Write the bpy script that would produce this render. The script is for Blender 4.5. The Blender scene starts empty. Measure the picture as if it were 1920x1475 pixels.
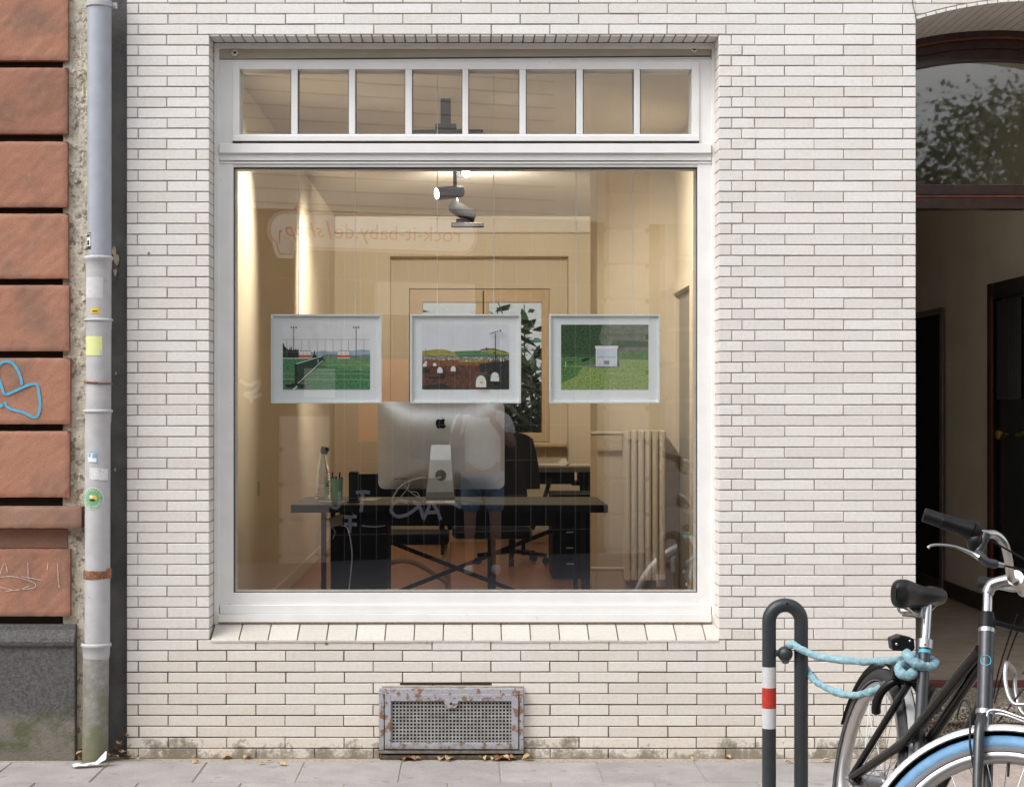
import bpy, bmesh, math, random
from mathutils import Vector, Matrix, noise as mnoise
R = math.radians
random.seed(7)
sc = bpy.context.scene
col = sc.collection

# ------------------------------------------------------------------ camera, sky, sun, exposure
FPX, DIST, VX, VY, EYE = 3300.0, 7.57, 878.0, 766.0, 1.5      # focal length in photo pixels, metres to the wall, vanishing point
cd = bpy.data.cameras.new('camera'); cam = bpy.data.objects.new('camera', cd); col.objects.link(cam)
cam.location = (0, -DIST, EYE); cam.rotation_euler = (R(90), 0, 0)
cd.sensor_width = 36.0; cd.lens = FPX / 1920 * 36
cd.shift_x = (960 - VX) / 1920; cd.shift_y = (VY - 737.5) / 1920
cd.clip_start = 0.02; cd.clip_end = 600
sc.camera = cam

world = bpy.data.worlds.new('World'); sc.world = world; world.use_nodes = True
wn, wl = world.node_tree.nodes, world.node_tree.links
wn.clear()
SUN_EL, SUN_AZ = R(50), R(234)          # azimuth clockwise from +Y (into the wall); the light comes from the street side
sky = wn.new('ShaderNodeTexSky'); sky.sky_type = 'NISHITA'; sky.sun_disc = False
sky.sun_elevation = SUN_EL; sky.sun_rotation = SUN_AZ; sky.air_density = 1.0; sky.dust_density = 3.0
hsv = wn.new('ShaderNodeHueSaturation'); hsv.inputs['Saturation'].default_value = 0.22     # thin overcast: nearly neutral sky
bg = wn.new('ShaderNodeBackground'); bg.inputs['Strength'].default_value = 0.15
wo = wn.new('ShaderNodeOutputWorld')
wl.new(sky.outputs[0], hsv.inputs['Color']); wl.new(hsv.outputs[0], bg.inputs['Color']); wl.new(bg.outputs[0], wo.inputs['Surface'])
sd = bpy.data.lights.new('sun', 'SUN'); sd.energy = 0.55; sd.angle = R(35); sd.color = (1.0, 0.965, 0.92)
sun = bpy.data.objects.new('sun', sd); col.objects.link(sun)
sdir = Vector((math.sin(SUN_AZ) * math.cos(SUN_EL), math.cos(SUN_AZ) * math.cos(SUN_EL), math.sin(SUN_EL)))
sun.rotation_euler = sdir.to_track_quat('Z', 'Y').to_euler(); sun.location = sdir * 30
vs = sc.view_settings
vs.view_transform = 'Standard'; vs.look = 'None'; vs.exposure = 1.04; vs.gamma = 1.0; vs.use_curve_mapping = False
cy = sc.cycles
cy.use_denoising = True; cy.max_bounces = 10; cy.diffuse_bounces = 5; cy.glossy_bounces = 5; cy.transparent_max_bounces = 16
cy.caustics_reflective = False; cy.caustics_refractive = False; cy.sample_clamp_indirect = 6.0

# ------------------------------------------------------------------ helpers
def at(px, py, Y=0.0):
    "photo pixel -> point on the plane at depth Y behind the wall face"
    d = DIST + Y
    return Vector(((px - VX) * d / FPX, Y, EYE - (py - VY) * d / FPX))
def X(px, Y=0.0): return (px - VX) * (DIST + Y) / FPX
def Z(py, Y=0.0): return EYE - (py - VY) * (DIST + Y) / FPX

def wpos(o):
    v = Vector((0, 0, 0))
    while o is not None:
        v += o.location; o = o.parent
    return v
def tag(o, label=None, cat=None, group=None, kind=None):
    if label: o['label'] = label
    if cat: o['category'] = cat
    if group: o['group'] = group
    if kind: o['kind'] = kind
    return o
def thing(name, loc, label, cat, group=None):
    o = bpy.data.objects.new(name, None); col.objects.link(o); o.location = loc; o.empty_display_size = .05
    return tag(o, label, cat, group)

class MB:
    def __init__(s): s.v = []; s.f = []; s.m = []
    def add(s, vs_, fs_, m=0):
        k = len(s.v); s.v += [Vector(p) for p in vs_]
        for f in fs_: s.f.append([i + k for i in f]); s.m.append(m)
        return s
    def box(s, x0, x1, y0, y1, z0, z1, m=0):
        if x0 > x1: x0, x1 = x1, x0
        if y0 > y1: y0, y1 = y1, y0
        if z0 > z1: z0, z1 = z1, z0
        return s.add([(x0,y0,z0),(x1,y0,z0),(x1,y1,z0),(x0,y1,z0),(x0,y0,z1),(x1,y0,z1),(x1,y1,z1),(x0,y1,z1)],
              [(0,3,2,1),(4,5,6,7),(0,1,5,4),(1,2,6,5),(2,3,7,6),(3,0,4,7)], m)
    def pbox(s, a, b, c, d, Y0, Y1, m=0):
        "box whose front outline is given in photo pixels at depth Y0"
        p, q = at(a, c, Y0), at(b, d, Y0)
        return s.box(p.x, q.x, Y0, Y1, q.z, p.z, m)
    def obox(s, p, q, w, h, up=Vector((0,0,1)), m=0):
        "bar of w x h from p to q"
        p, q = Vector(p), Vector(q); d = (q - p).normalized()
        a = d.cross(Vector(up)); a = a.normalized() if a.length > 1e-6 else Vector((1,0,0)); b = a.cross(d).normalized()
        a, b = a * w / 2, b * h / 2
        V = [p-a-b, p+a-b, p+a+b, p-a+b, q-a-b, q+a-b, q+a+b, q-a+b]
        return s.add(V, [(0,3,2,1),(4,5,6,7),(0,1,5,4),(1,2,6,5),(2,3,7,6),(3,0,4,7)], m)
    def poly(s, pts, m=0): return s.add(pts, [tuple(range(len(pts)))], m)
    def prism(s, pts, dv, m=0):
        n = len(pts); dv = Vector(dv); a = [Vector(p) for p in pts]; b = [p + dv for p in a]
        return s.add(a + b, [tuple(range(n))] + [tuple(range(2*n-1, n-1, -1))] + [(i, i+n, (i+1) % n + n, (i+1) % n) for i in range(n)], m)
    def tube(s, pts, r, n=10, closed=False, caps=True, m=0):
        pts = [Vector(p) for p in pts]; N = len(pts); rs = r if isinstance(r, (list, tuple)) else [r] * N
        tan = []
        for i in range(N):
            if closed: t = pts[(i+1) % N] - pts[i-1]
            else: t = pts[min(i+1, N-1)] - pts[max(i-1, 0)]
            tan.append(t.normalized())
        nrm = tan[0].orthogonal().normalized(); V = []; F = []
        for i in range(N):
            nrm = nrm - tan[i] * nrm.dot(tan[i])
            nrm = nrm.normalized() if nrm.length > 1e-6 else tan[i].orthogonal().normalized()
            b = tan[i].cross(nrm)
            for k in range(n):
                a = 2 * math.pi * k / n
                V.append(pts[i] + (nrm * math.cos(a) + b * math.sin(a)) * rs[i])
        for i in range(N if closed else N - 1):
            j = (i + 1) % N
            for k in range(n): F.append((i*n+k, i*n+(k+1) % n, j*n+(k+1) % n, j*n+k))
        if caps and not closed: F.append(tuple(range(n-1, -1, -1))); F.append(tuple(range((N-1)*n, N*n)))
        return s.add(V, F, m)
    def lathe(s, prof, o, axis=(0,0,1), n=20, m=0, cap=True):
        "prof: (radius, distance along axis)"
        o = Vector(o); ax = Vector(axis).normalized(); a = ax.orthogonal().normalized(); b = ax.cross(a); V = []; F = []
        for r, h in prof:
            for k in range(n):
                t = 2*math.pi*k/n; V.append(o + ax*h + (a*math.cos(t) + b*math.sin(t)) * r)
        for i in range(len(prof)-1):
            for k in range(n): F.append((i*n+k, i*n+(k+1) % n, (i+1)*n+(k+1) % n, (i+1)*n+k))
        if cap: F.append(tuple(range(n-1,-1,-1))); F.append(tuple(range((len(prof)-1)*n, len(prof)*n)))
        return s.add(V, F, m)
    def sphere(s, o, r, n=14, sx=1, sy=1, sz=1, m=0):
        o = Vector(o); V = []; F = []; h = n // 2
        for i in range(h + 1):
            ph = math.pi * i / h
            for k in range(n):
                t = 2*math.pi*k/n; V.append(o + Vector((r*sx*math.sin(ph)*math.cos(t), r*sy*math.sin(ph)*math.sin(t), r*sz*math.cos(ph))))
        for i in range(h):
            for k in range(n): F.append((i*n+k, (i+1)*n+k, (i+1)*n+(k+1) % n, i*n+(k+1) % n))
        return s.add(V, F, m)
    def grid(s, fn, nu, nv, m=0):
        V = [fn(i/nu, j/nv) for j in range(nv+1) for i in range(nu+1)]
        return s.add(V, [(j*(nu+1)+i, j*(nu+1)+i+1, (j+1)*(nu+1)+i+1, (j+1)*(nu+1)+i) for j in range(nv) for i in range(nu)], m)
    def build(s, name, mats, parent=None, smooth=False, bevel=0, seg=2, kind=None, merge=True):
        off = wpos(parent) if parent else Vector((0,0,0))
        me = bpy.data.meshes.new(name); me.from_pydata([tuple(p - off) for p in s.v], [], s.f)
        mats = mats if isinstance(mats, (list, tuple)) else [mats]
        for mm in mats: me.materials.append(mm)
        if len(mats) > 1: me.polygons.foreach_set('material_index', s.m)
        bm = bmesh.new(); bm.from_mesh(me)
        if merge: bmesh.ops.remove_doubles(bm, verts=bm.verts, dist=1e-6)
        bmesh.ops.recalc_face_normals(bm, faces=bm.faces); bm.to_mesh(me); bm.free()
        if smooth:
            me.polygons.foreach_set('use_smooth', [True] * len(me.polygons)); me.set_sharp_from_angle(angle=R(smooth if smooth > 1 else 40))
        o = bpy.data.objects.new(name, me); col.objects.link(o); o.parent = parent
        if bevel:
            b = o.modifiers.new('bevel', 'BEVEL'); b.width = bevel; b.segments = seg; b.limit_method = 'ANGLE'; b.angle_limit = R(40)
        if kind: o['kind'] = kind
        return o

def bez(pts, n=8):
    "Catmull-Rom through the points"
    P = [Vector(p) for p in pts]; out = []
    for i in range(len(P) - 1):
        a, b, c, d = P[max(i-1,0)], P[i], P[i+1], P[min(i+2, len(P)-1)]
        for k in range(n):
            t = k / n
            out.append(.5*((2*b) + (c-a)*t + (2*a-5*b+4*c-d)*t*t + (3*b-a-3*c+d)*t**3))
    return out + [P[-1]]

def text_geo(txt, size, shear=0, font=None):
    c = bpy.data.curves.new('txt', 'FONT'); c.body = txt; c.size = size; c.align_x = 'CENTER'; c.align_y = 'CENTER'; c.shear = shear; c.resolution_u = 3
    o = bpy.data.objects.new('txt', c); col.objects.link(o)
    dg = bpy.context.evaluated_depsgraph_get(); me = bpy.data.meshes.new_from_object(o.evaluated_get(dg))
    V = [v.co.copy() for v in me.vertices]; F = [tuple(p.vertices) for p in me.polygons]
    bpy.data.objects.remove(o); bpy.data.curves.remove(c); bpy.data.meshes.remove(me)
    return V, F

# ------------------------------------------------------------------ materials
def new_mat(name):
    m = bpy.data.materials.new(name); m.use_nodes = True
    nt = m.node_tree; return m, nt, nt.nodes['Principled BSDF']
def noise(nt, scale, detail=4, rough=.55, vec=None, dist=0):
    if vec is None:
        g = nt.nodes.new('ShaderNodeNewGeometry'); vec = g.outputs['Position']
    n = nt.nodes.new('ShaderNodeTexNoise'); n.inputs['Scale'].default_value = scale; n.inputs['Detail'].default_value = detail
    n.inputs['Roughness'].default_value = rough; n.inputs['Distortion'].default_value = dist
    nt.links.new(vec, n.inputs['Vector']); return n.outputs['Fac']
def ramp(nt, fac, stops):
    r = nt.nodes.new('ShaderNodeValToRGB'); e = r.color_ramp.elements
    while len(e) > 1: e.remove(e[-1])
    for i, (p, c) in enumerate(stops):
        x = e[0] if i == 0 else e.new(p)
        x.position = p; x.color = (c, c, c, 1) if isinstance(c, (int, float)) else (*c, 1)
    nt.links.new(fac, r.inputs[0]); return r.outputs[0]
def mix(nt, fac, a, b, mode='MIX'):
    n = nt.nodes.new('ShaderNodeMix'); n.data_type = 'RGBA'; n.blend_type = mode
    for sock, v in ((n.inputs[0], fac), (n.inputs[6], a), (n.inputs[7], b)):
        if isinstance(v, (int, float)): sock.default_value = v if sock.type == 'VALUE' else (v, v, v, 1)
        elif isinstance(v, tuple): sock.default_value = (*v, 1)
        else: nt.links.new(v, sock)
    return n.outputs[2]
def math_(nt, op, a, b=0.0, c=0.0):
    n = nt.nodes.new('ShaderNodeMath'); n.operation = op
    for i, v in enumerate((a, b, c)):
        if isinstance(v, (int, float)): n.inputs[i].default_value = v
        else: nt.links.new(v, n.inputs[i])
    return n.outputs[0]
def bump(nt, bsdf, h, strength=.3, dist=.002):
    b = nt.nodes.new('ShaderNodeBump'); b.inputs['Strength'].default_value = strength; b.inputs['Distance'].default_value = dist
    nt.links.new(h, b.inputs['Height']); nt.links.new(b.outputs[0], bsdf.inputs['Normal'])
def mat(name, c, rough=.5, metal=0.0, var=.12, vs=12, bs=0.0, bscale=300, bd=.001, spec=.5, coat=0.0, c2=None, thr=None):
    m, nt, b = new_mat(name)
    nz = noise(nt, vs)
    lo = tuple(max(0, x*(1-var)) for x in c); hi = tuple(min(1, x*(1+var)) for x in c)
    cc = ramp(nt, nz, [(.3, lo), (.7, hi)])
    if c2:                                   # patches of a second colour: wear, rust, dirt
        f = ramp(nt, noise(nt, vs*2.3, 6, .65), [(thr-.04, 0.0), (thr+.04, 1.0)]); cc = mix(nt, f, cc, c2)
    nt.links.new(cc, b.inputs['Base Color'])
    b.inputs['Roughness'].default_value = rough; b.inputs['Metallic'].default_value = metal; b.inputs['Specular IOR Level'].default_value = spec
    if coat: b.inputs['Coat Weight'].default_value = coat; b.inputs['Coat Roughness'].default_value = .08
    if bs: bump(nt, b, noise(nt, bscale, 3), bs, bd)
    return m
def posz(nt):
    g = nt.nodes.new('ShaderNodeNewGeometry'); x = nt.nodes.new('ShaderNodeSeparateXYZ'); nt.links.new(g.outputs['Position'], x.inputs[0]); return g, x

# glazed white clinker tile
def brick_mat(name, base, grime=True):
    m, nt, b = new_mat(name); g, x = posz(nt)
    oi = nt.nodes.new('ShaderNodeObjectInfo')
    rnd = math_(nt, 'FRACT', math_(nt, 'ADD', oi.outputs['Random'], g.outputs['Random Per Island']))
    tone = ramp(nt, rnd, [(0, tuple(c*k for c, k in zip(base, (.935,.92,.905)))), (.35, tuple(c*k for c, k in zip(base, (.97,.955,.945)))), (.7, base), (1, tuple(min(1, c*k) for c, k in zip(base, (1.03,1.03,1.03))))])
    fine = ramp(nt, noise(nt, 70, 6, .75), [(.28, .88), (.72, 1.06)])
    tone = mix(nt, 1.0, tone, fine, 'MULTIPLY')
    # age: the lower courses are creamier, with weak cloudy staining
    low = ramp(nt, math_(nt, 'ADD', x.outputs[2], math_(nt, 'MULTIPLY', noise(nt, 3.5, 3), .5)), [(.35, 1.0), (1.1, 0.0)])
    tone = mix(nt, math_(nt, 'MULTIPLY', low, .8), tone, mix(nt, 1.0, tone, (.97,.92,.835), 'MULTIPLY'))
    # faint rain streaks running down the wall
    mp = nt.nodes.new('ShaderNodeMapping'); mp.inputs['Scale'].default_value = (22, 22, .9); nt.links.new(g.outputs['Position'], mp.inputs['Vector'])
    stk = ramp(nt, noise(nt, 1.0, 4, .6, mp.outputs[0]), [(.54, 0.0), (.74, .30)])
    tone = mix(nt, stk, tone, mix(nt, 1.0, tone, (.86,.80,.70), 'MULTIPLY'))
    specks = ramp(nt, noise(nt, 210, 2, .5), [(.70, 0.0), (.76, .5)])
    tone = mix(nt, specks, tone, (.42,.36,.30))
    if grime:
        # soot and algae clinging to the lowest courses, in irregular patches
        n1 = noise(nt, 7.5, 6, .62); n2 = noise(nt, 60, 6, .7)
        hgt = math_(nt, 'ADD', math_(nt, 'MULTIPLY', x.outputs[2], -6.5), math_(nt, 'MULTIPLY', n1, 2.7))
        hgt = math_(nt, 'ADD', hgt, math_(nt, 'MULTIPLY', n2, .75))
        gm = ramp(nt, math_(nt, 'MULTIPLY', hgt, .5), [(.70, 0.0), (.78, .5), (.90, .92)])
        tone = mix(nt, gm, tone, mix(nt, n2, (.10,.085,.06), (.26,.24,.17)))
        thin = ramp(nt, math_(nt, 'ADD', math_(nt, 'MULTIPLY', x.outputs[2], -3.0), n2), [(.30, 0.0), (.55, .35)])
        tone = mix(nt, thin, tone, (.40,.32,.24))
    nt.links.new(tone, b.inputs['Base Color']); b.inputs['Roughness'].default_value = .42; b.inputs['Specular IOR Level'].default_value = .45
    bump(nt, b, noise(nt, 130, 4), .12, .002)
    return m
M_brick = brick_mat('glazed_tile', (.785,.76,.73))
M_sill = brick_mat('sill_glaze', (.63,.615,.575), False)
def mortar_mat():
    m, nt, b = new_mat('mortar'); g, x = posz(nt)
    n = noise(nt, 25, 5, .65); n2 = noise(nt, 1.1, 3)
    up = ramp(nt, n, [(.3, (.40,.34,.315)), (.7, (.58,.51,.48))]); lowc = ramp(nt, n, [(.3, (.07,.055,.045)), (.7, (.15,.12,.10))])
    f = ramp(nt, math_(nt, 'ADD', x.outputs[2], math_(nt, 'MULTIPLY', n2, .8)), [(.80, 1.0), (1.0, .30)])     # sootier pointing near the street
    nt.links.new(mix(nt, f, up, lowc), b.inputs['Base Color']); b.inputs['Roughness'].default_value = .95; bump(nt, b, n, .4, .002); return m
M_mortar = mortar_mat()
M_frame = mat('window_white', (.82,.815,.80), .38, var=.04, vs=9, bs=.08, bscale=40, c2=(.60,.55,.47), thr=.71)
M_frame2 = mat('window_grey_white', (.66,.645,.62), .42, var=.04, vs=9)
M_box = mat('shutter_box', (.50,.44,.36), .5, var=.06)
M_gasket = mat('gasket', (.045,.04,.035), .6)
M_dirt = mat('corner_dirt', (.28,.19,.11), .9, var=.4, vs=80)

def glass_mat(name, refl, tint=(1,1,1), rough=0.0):
    m, nt, b = new_mat(name); nt.nodes.remove(b)
    out = [n for n in nt.nodes if n.type == 'OUTPUT_MATERIAL'][0]
    t = nt.nodes.new('ShaderNodeBsdfTransparent'); t.inputs[0].default_value = (*tint, 1)
    g = nt.nodes.new('ShaderNodeBsdfGlossy'); g.inputs['Roughness'].default_value = rough; g.inputs['Color'].default_value = (.96,.98,1,1)
    lw_ = nt.nodes.new('ShaderNodeLayerWeight'); lw_.inputs['Blend'].default_value = .5
    k = math_(nt, 'ADD', refl, math_(nt, 'MULTIPLY', math_(nt, 'POWER', lw_.outputs['Facing'], 5.0), .9 - refl))      # Schlick, the same from both sides
    mx = nt.nodes.new('ShaderNodeMixShader'); nt.links.new(k, mx.inputs[0]); nt.links.new(t.outputs[0], mx.inputs[1]); nt.links.new(g.outputs[0], mx.inputs[2])
    nt.links.new(mx.outputs[0], out.inputs['Surface']); return m
M_glass = glass_mat('double_glazing', .135, (.985,.99,.985))
M_glass2 = glass_mat('thin_glass', .045, (.96,.97,.96))

M_stone = None
def stone_mat(name, c, c2, c3):
    m, nt, b = new_mat(name); g, x = posz(nt)
    mp = nt.nodes.new('ShaderNodeMapping'); mp.vector_type = 'TEXTURE'; mp.inputs['Rotation'].default_value = (0, R(-42), 0); mp.inputs['Scale'].default_value = (.9, .9, .12)
    nt.links.new(g.outputs['Position'], mp.inputs['Vector'])
    vein = noise(nt, 3.0, 6, .6, mp.outputs[0], .6); cloud = noise(nt, 4.5, 4, .6); fine = noise(nt, 130, 5, .8)
    oi = nt.nodes.new('ShaderNodeObjectInfo')
    base = mix(nt, ramp(nt, vein, [(.25, 0.0), (.75, 1.0)]), c, c2)
    base = mix(nt, math_(nt, 'MULTIPLY', ramp(nt, cloud, [(.48, 0.0), (.68, 1.0)]), .6), base, c3)
    base = mix(nt, 1.0, base, ramp(nt, oi.outputs['Random'], [(0, .86), (1, 1.1)]), 'MULTIPLY')
    base = mix(nt, 1.0, base, ramp(nt, fine, [(.3, .82), (.7, 1.15)]), 'MULTIPLY')
    nt.links.new(base, b.inputs['Base Color']); b.inputs['Roughness'].default_value = .92; b.inputs['Specular IOR Level'].default_value = .2
    bump(nt, b, math_(nt, 'ADD', math_(nt, 'MULTIPLY', vein, .5), math_(nt, 'MULTIPLY', fine, .6)), .5, .005)
    return m
M_sand = stone_mat('red_sandstone', (.37,.175,.115), (.43,.225,.155), (.20,.135,.105))
M_sand_l = stone_mat('weathered_sandstone', (.36,.20,.14), (.42,.26,.19), (.20,.14,.11))
M_black_joint = mat('deep_joint', (.035,.025,.02), .95)
def plinth_mat():
    m, nt, b = new_mat('basalt_plinth'); g, x = posz(nt)
    n = noise(nt, 90, 5, .7); cl = noise(nt, 5, 4)
    base = ramp(nt, n, [(.3, (.055,.055,.055)), (.7, (.17,.165,.16))])
    h = math_(nt, 'ADD', math_(nt, 'MULTIPLY', x.outputs[2], -2.4), cl)
    base = mix(nt, math_(nt, 'MULTIPLY', ramp(nt, h, [(-.25, 0.0), (.15, 1.0)]), .75), base, mix(nt, n, (.20,.18,.15), (.30,.265,.22)))
    mo = ramp(nt, math_(nt, 'ADD', math_(nt, 'MULTIPLY', x.outputs[2], -1.2), noise(nt, 9, 5, .6)), [(.30, 0.0), (.48, .75)])
    mo = math_(nt, 'MULTIPLY', mo, ramp(nt, x.outputs[2], [(.02, .25), (.06, 1.0)]))
    base = mix(nt, mo, base, (.085,.10,.035))
    nt.links.new(base, b.inputs['Base Color']); b.inputs['Roughness'].default_value = .95
    bump(nt, b, n, .9, .008); return m
M_plinth = plinth_mat()
M_plaster = mat('peeling_plaster', (.62,.57,.46), .95, var=.22, vs=14, bs=.9, bscale=45, bd=.01, c2=(.29,.235,.19), thr=.57)
M_darkstrip = mat('grey_painted_render', (.10,.098,.096), .85, var=.25, vs=10, bs=.7, bscale=35, bd=.006)
M_zinc = mat('painted_zinc', (.36,.385,.43), .42, var=.07, vs=16, bs=.04, bscale=60)
M_zinc_l = mat('pale_pipe', (.47,.465,.475), .55, var=.10, vs=14, bs=.15, bscale=260, c2=(.36,.35,.34), thr=.68)
def iron_mat():
    m, nt, b = new_mat('mossy_cast_iron'); g, x = posz(nt)
    n = noise(nt, 30, 6, .7); n2 = noise(nt, 9, 5, .65)
    base = ramp(nt, n, [(.35, (.22,.205,.19)), (.6, (.31,.30,.28)), (.74, (.48,.47,.44))])
    h = ramp(nt, math_(nt, 'ADD', math_(nt, 'MULTIPLY', x.outputs[2], -1.1), n2), [(.12, 0.0), (.42, .8)])
    base = mix(nt, h, base, (.135,.14,.06))
    nt.links.new(base, b.inputs['Base Color']); b.inputs['Roughness'].default_value = .7
    bump(nt, b, n, .5, .003); return m
M_iron = iron_mat()
M_rust = mat('rusty_steel', (.22,.09,.04), .8, var=.5, vs=60, bs=.5, c2=(.42,.36,.33), thr=.60)
def slab_mat(name, c, sc_=1.0):
    m, nt, b = new_mat(name); oi = nt.nodes.new('ShaderNodeObjectInfo')
    f = noise(nt, 120, 5, .85); cl = noise(nt, 6, 5, .6)
    base = ramp(nt, f, [(.28, tuple(v*.72 for v in c)), (.55, c), (.8, tuple(v*1.28 for v in c))])
    base = mix(nt, 1.0, base, ramp(nt, cl, [(.3, .84), (.7, 1.10)]), 'MULTIPLY')
    base = mix(nt, 1.0, base, ramp(nt, oi.outputs['Random'], [(0, .92), (1, 1.06)]), 'MULTIPLY')
    spots = ramp(nt, noise(nt, 14, 3, .4), [(.665, 0.0), (.70, .45)]); base = mix(nt, spots, base, tuple(v*.45 for v in c))
    stain = ramp(nt, noise(nt, 2.3, 5, .65), [(.5, 0.0), (.68, .35)]); base = mix(nt, stain, base, tuple(v*.6 for v in c))
    nt.links.new(base, b.inputs['Base Color']); b.inputs['Roughness'].default_value = .9; bump(nt, b, f, .35, .002); return m
M_slab = slab_mat('concrete_slab', (.37,.345,.335))
M_paver = slab_mat('pink_paver', (.40,.335,.30))
M_grit = mat('sandy_joint', (.35,.305,.255), .95, var=.3, vs=60, bs=.6, bscale=200)
M_asphalt = mat('asphalt', (.06,.06,.062), .9, var=.3, vs=40, bs=.5)
# ------------------------------------------------------------------ ground
road = MB().box(-200, 200, -200, 200, -.30, -.115).build('road', M_asphalt); tag(road, kind='structure')
pav = MB().box(-30, 30, -3.7, .6, -.29, -.0055).build('pavement', M_grit); tag(pav, kind='structure')
pav2 = MB().box(-30, 30, -30, -6.7, -.29, 0).build('far_pavement', mat('dark_paving', (.13,.128,.14), .85, var=.2, vs=20)); tag(pav2, kind='structure')
kerb = MB()
for i in range(30): kerb.box(-15 + i, -14.004 + i, -3.85, -3.7, -.28, .002)
kb = kerb.build('kerb', M_slab, bevel=.012); tag(kb, kind='structure')
strip = MB().box(-30, 1.86, -.085, .02, -.02, -.003).build('wall_foot_strip', M_grit, pav)
_slabs = {}
def slab(x0, x1, y0, y1, m, nm):
    k = (round(x1-x0, 3), round(y1-y0, 3), m.name)
    if k not in _slabs:
        b = MB(); w, d = (x1-x0)/2, (y1-y0)/2; e = .003
        b.add([(-w,-d,-.04),(w,-d,-.04),(w,d,-.04),(-w,d,-.04),(-w,-d,-.004),(w,-d,-.004),(w,d,-.004),(-w,d,-.004),(-w+e,-d+e,0),(w-e,-d+e,0),(w-e,d-e,0),(-w+e,d-e,0)],
              [(0,1,5,4),(1,2,6,5),(2,3,7,6),(3,0,4,7),(4,5,9,8),(5,6,10,9),(6,7,11,10),(7,4,8,11),(8,9,10,11)])
        o = b.build(nm, m, pav)
        _slabs[k] = o
    else:
        o = _slabs[k].copy(); col.objects.link(o); o.parent = pav
    o.location = ((x0+x1)/2, (y0+y1)/2, random.uniform(-.0022, .0012)); o.rotation_euler = (R(random.uniform(-.25,.25)), R(random.uniform(-.2,.2)), 0)
    return o
for r in range(3):
    y1 = -.09 - r*.408; y0 = y1 - .402
    x = X(755, -.1) - .414*9 + (.20 if r % 2 else 0)
    while x < 1.75:
        if x > -3.2: slab(x, x + .409, y0, y1, M_slab, 'slab')
        x += .414
for r in range(12):
    for c in range(9):
        x0 = 1.80 + c*.152 + (.07 if r % 2 else 0); y1 = .40 - r*.152
        if y1 > .0 and x0 < 1.93: continue
        slab(x0, x0 + .147, y1 - .147, y1, M_paver, 'paver')

# ------------------------------------------------------------------ white tiled building
WB = thing('tiled_building', (0, 0, 0), 'building clad in long white glazed bricks with a large shop window', 'building')
WL, WR, OL, OR_ = X(238), X(1717), X(392), X(1348)
OT, OB = Z(67.5), Z(1199.5)
ARCX, ARCR, ARTOP = 1948.0, 773.0, 2.0
def arch_py(px, off=0.0):
    if px > ARCX: return ARTOP - off
    r = ARCR + off; dx = px - ARCX
    return ARTOP + ARCR - math.sqrt(r*r - dx*dx)
YM = .0045
core = MB()
core.box(WL+.002, OL-.003, YM, .40, -.3, 7); core.box(OR_+.003, WR-.002, YM, .62, -.3, 7)
core.box(OL-.003, OR_+.003, YM, .40, OT+.010, 7); core.box(OL-.003, OR_+.003, YM, .155, -.3, OB-.012); core.box(OL-.003, OR_+.003, .155, .40, -.3, .50)
AY = [arch_py(1717 + i*10, 5.5) for i in range(65)]
for i in range(64):
    a, b = 1717 + i*10, 1727 + i*10
    core.prism([at(a, AY[i], YM), at(b, AY[i+1], YM), Vector((X(b), YM, 7)), Vector((X(a), YM, 7))], (0, .61, 0))
xe = X(2357)  # opening widened out of view so more daylight reaches the hall
core.box(xe, xe + 6, YM, .62, -.3, 7)
core.box(-15, WL - .75, .5, .9, -.3, 7)
core.build('wall', M_mortar, WB)

knots = [(-3, -33), (0, 26.4), (14, 299.6), (56, 1138), (59, 1198.9), (63, 1279.7), (67, 1361), (69, 1402.3), (70, 1423)]
def YR(r):
    for (a, ya), (b, yb) in zip(knots, knots[1:]):
        if r <= b: return ya + (yb - ya) * (r - a) / (b - a)
    return knots[-1][1]
HJ = 1.05
_bm = {}
def brick_mesh(w, h, d):
    k = (round(w, 3), round(h, 4), d)
    if k not in _bm:
        w2, h2, e = w/2, h/2, .0016; j = lambda: random.uniform(-.0004, .0004)
        V = [(-w2,d,-h2),(w2,d,-h2),(w2,d,h2),(-w2,d,h2),(-w2,e,-h2),(w2,e,-h2),(w2,e,h2),(-w2,e,h2),(-w2+e,j(),-h2+e),(w2-e,j(),-h2+e),(w2-e,j(),h2-e),(-w2+e,j(),h2-e)]
        F = [(0,1,5,4),(1,2,6,5),(2,3,7,6),(3,0,4,7),(4,5,9,8),(5,6,10,9),(6,7,11,10),(7,4,8,11),(8,9,10,11)]
        _bm[k] = (V, F)
    return k, _bm[k]
bricks = []          # (area, x0, x1, z0, z1, depth)
reveals = []
def put(a, b, r, depth=.03, cutl=True, cutr=True):
    y0, y1 = YR(r) + HJ, YR(r+1) - HJ
    if r == 69: y1 = 1421
    jt = random.uniform(-.35, .35); a += HJ*.95 + jt if cutl else 0; b -= HJ*.95 + random.uniform(-.35, .35) if cutr else 0
    if b - a < 4: return
    bricks.append(((b-a)*(y1-y0), X(a), X(b), Z(y1), Z(y0), depth))
VENT = (712, 981)
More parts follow.
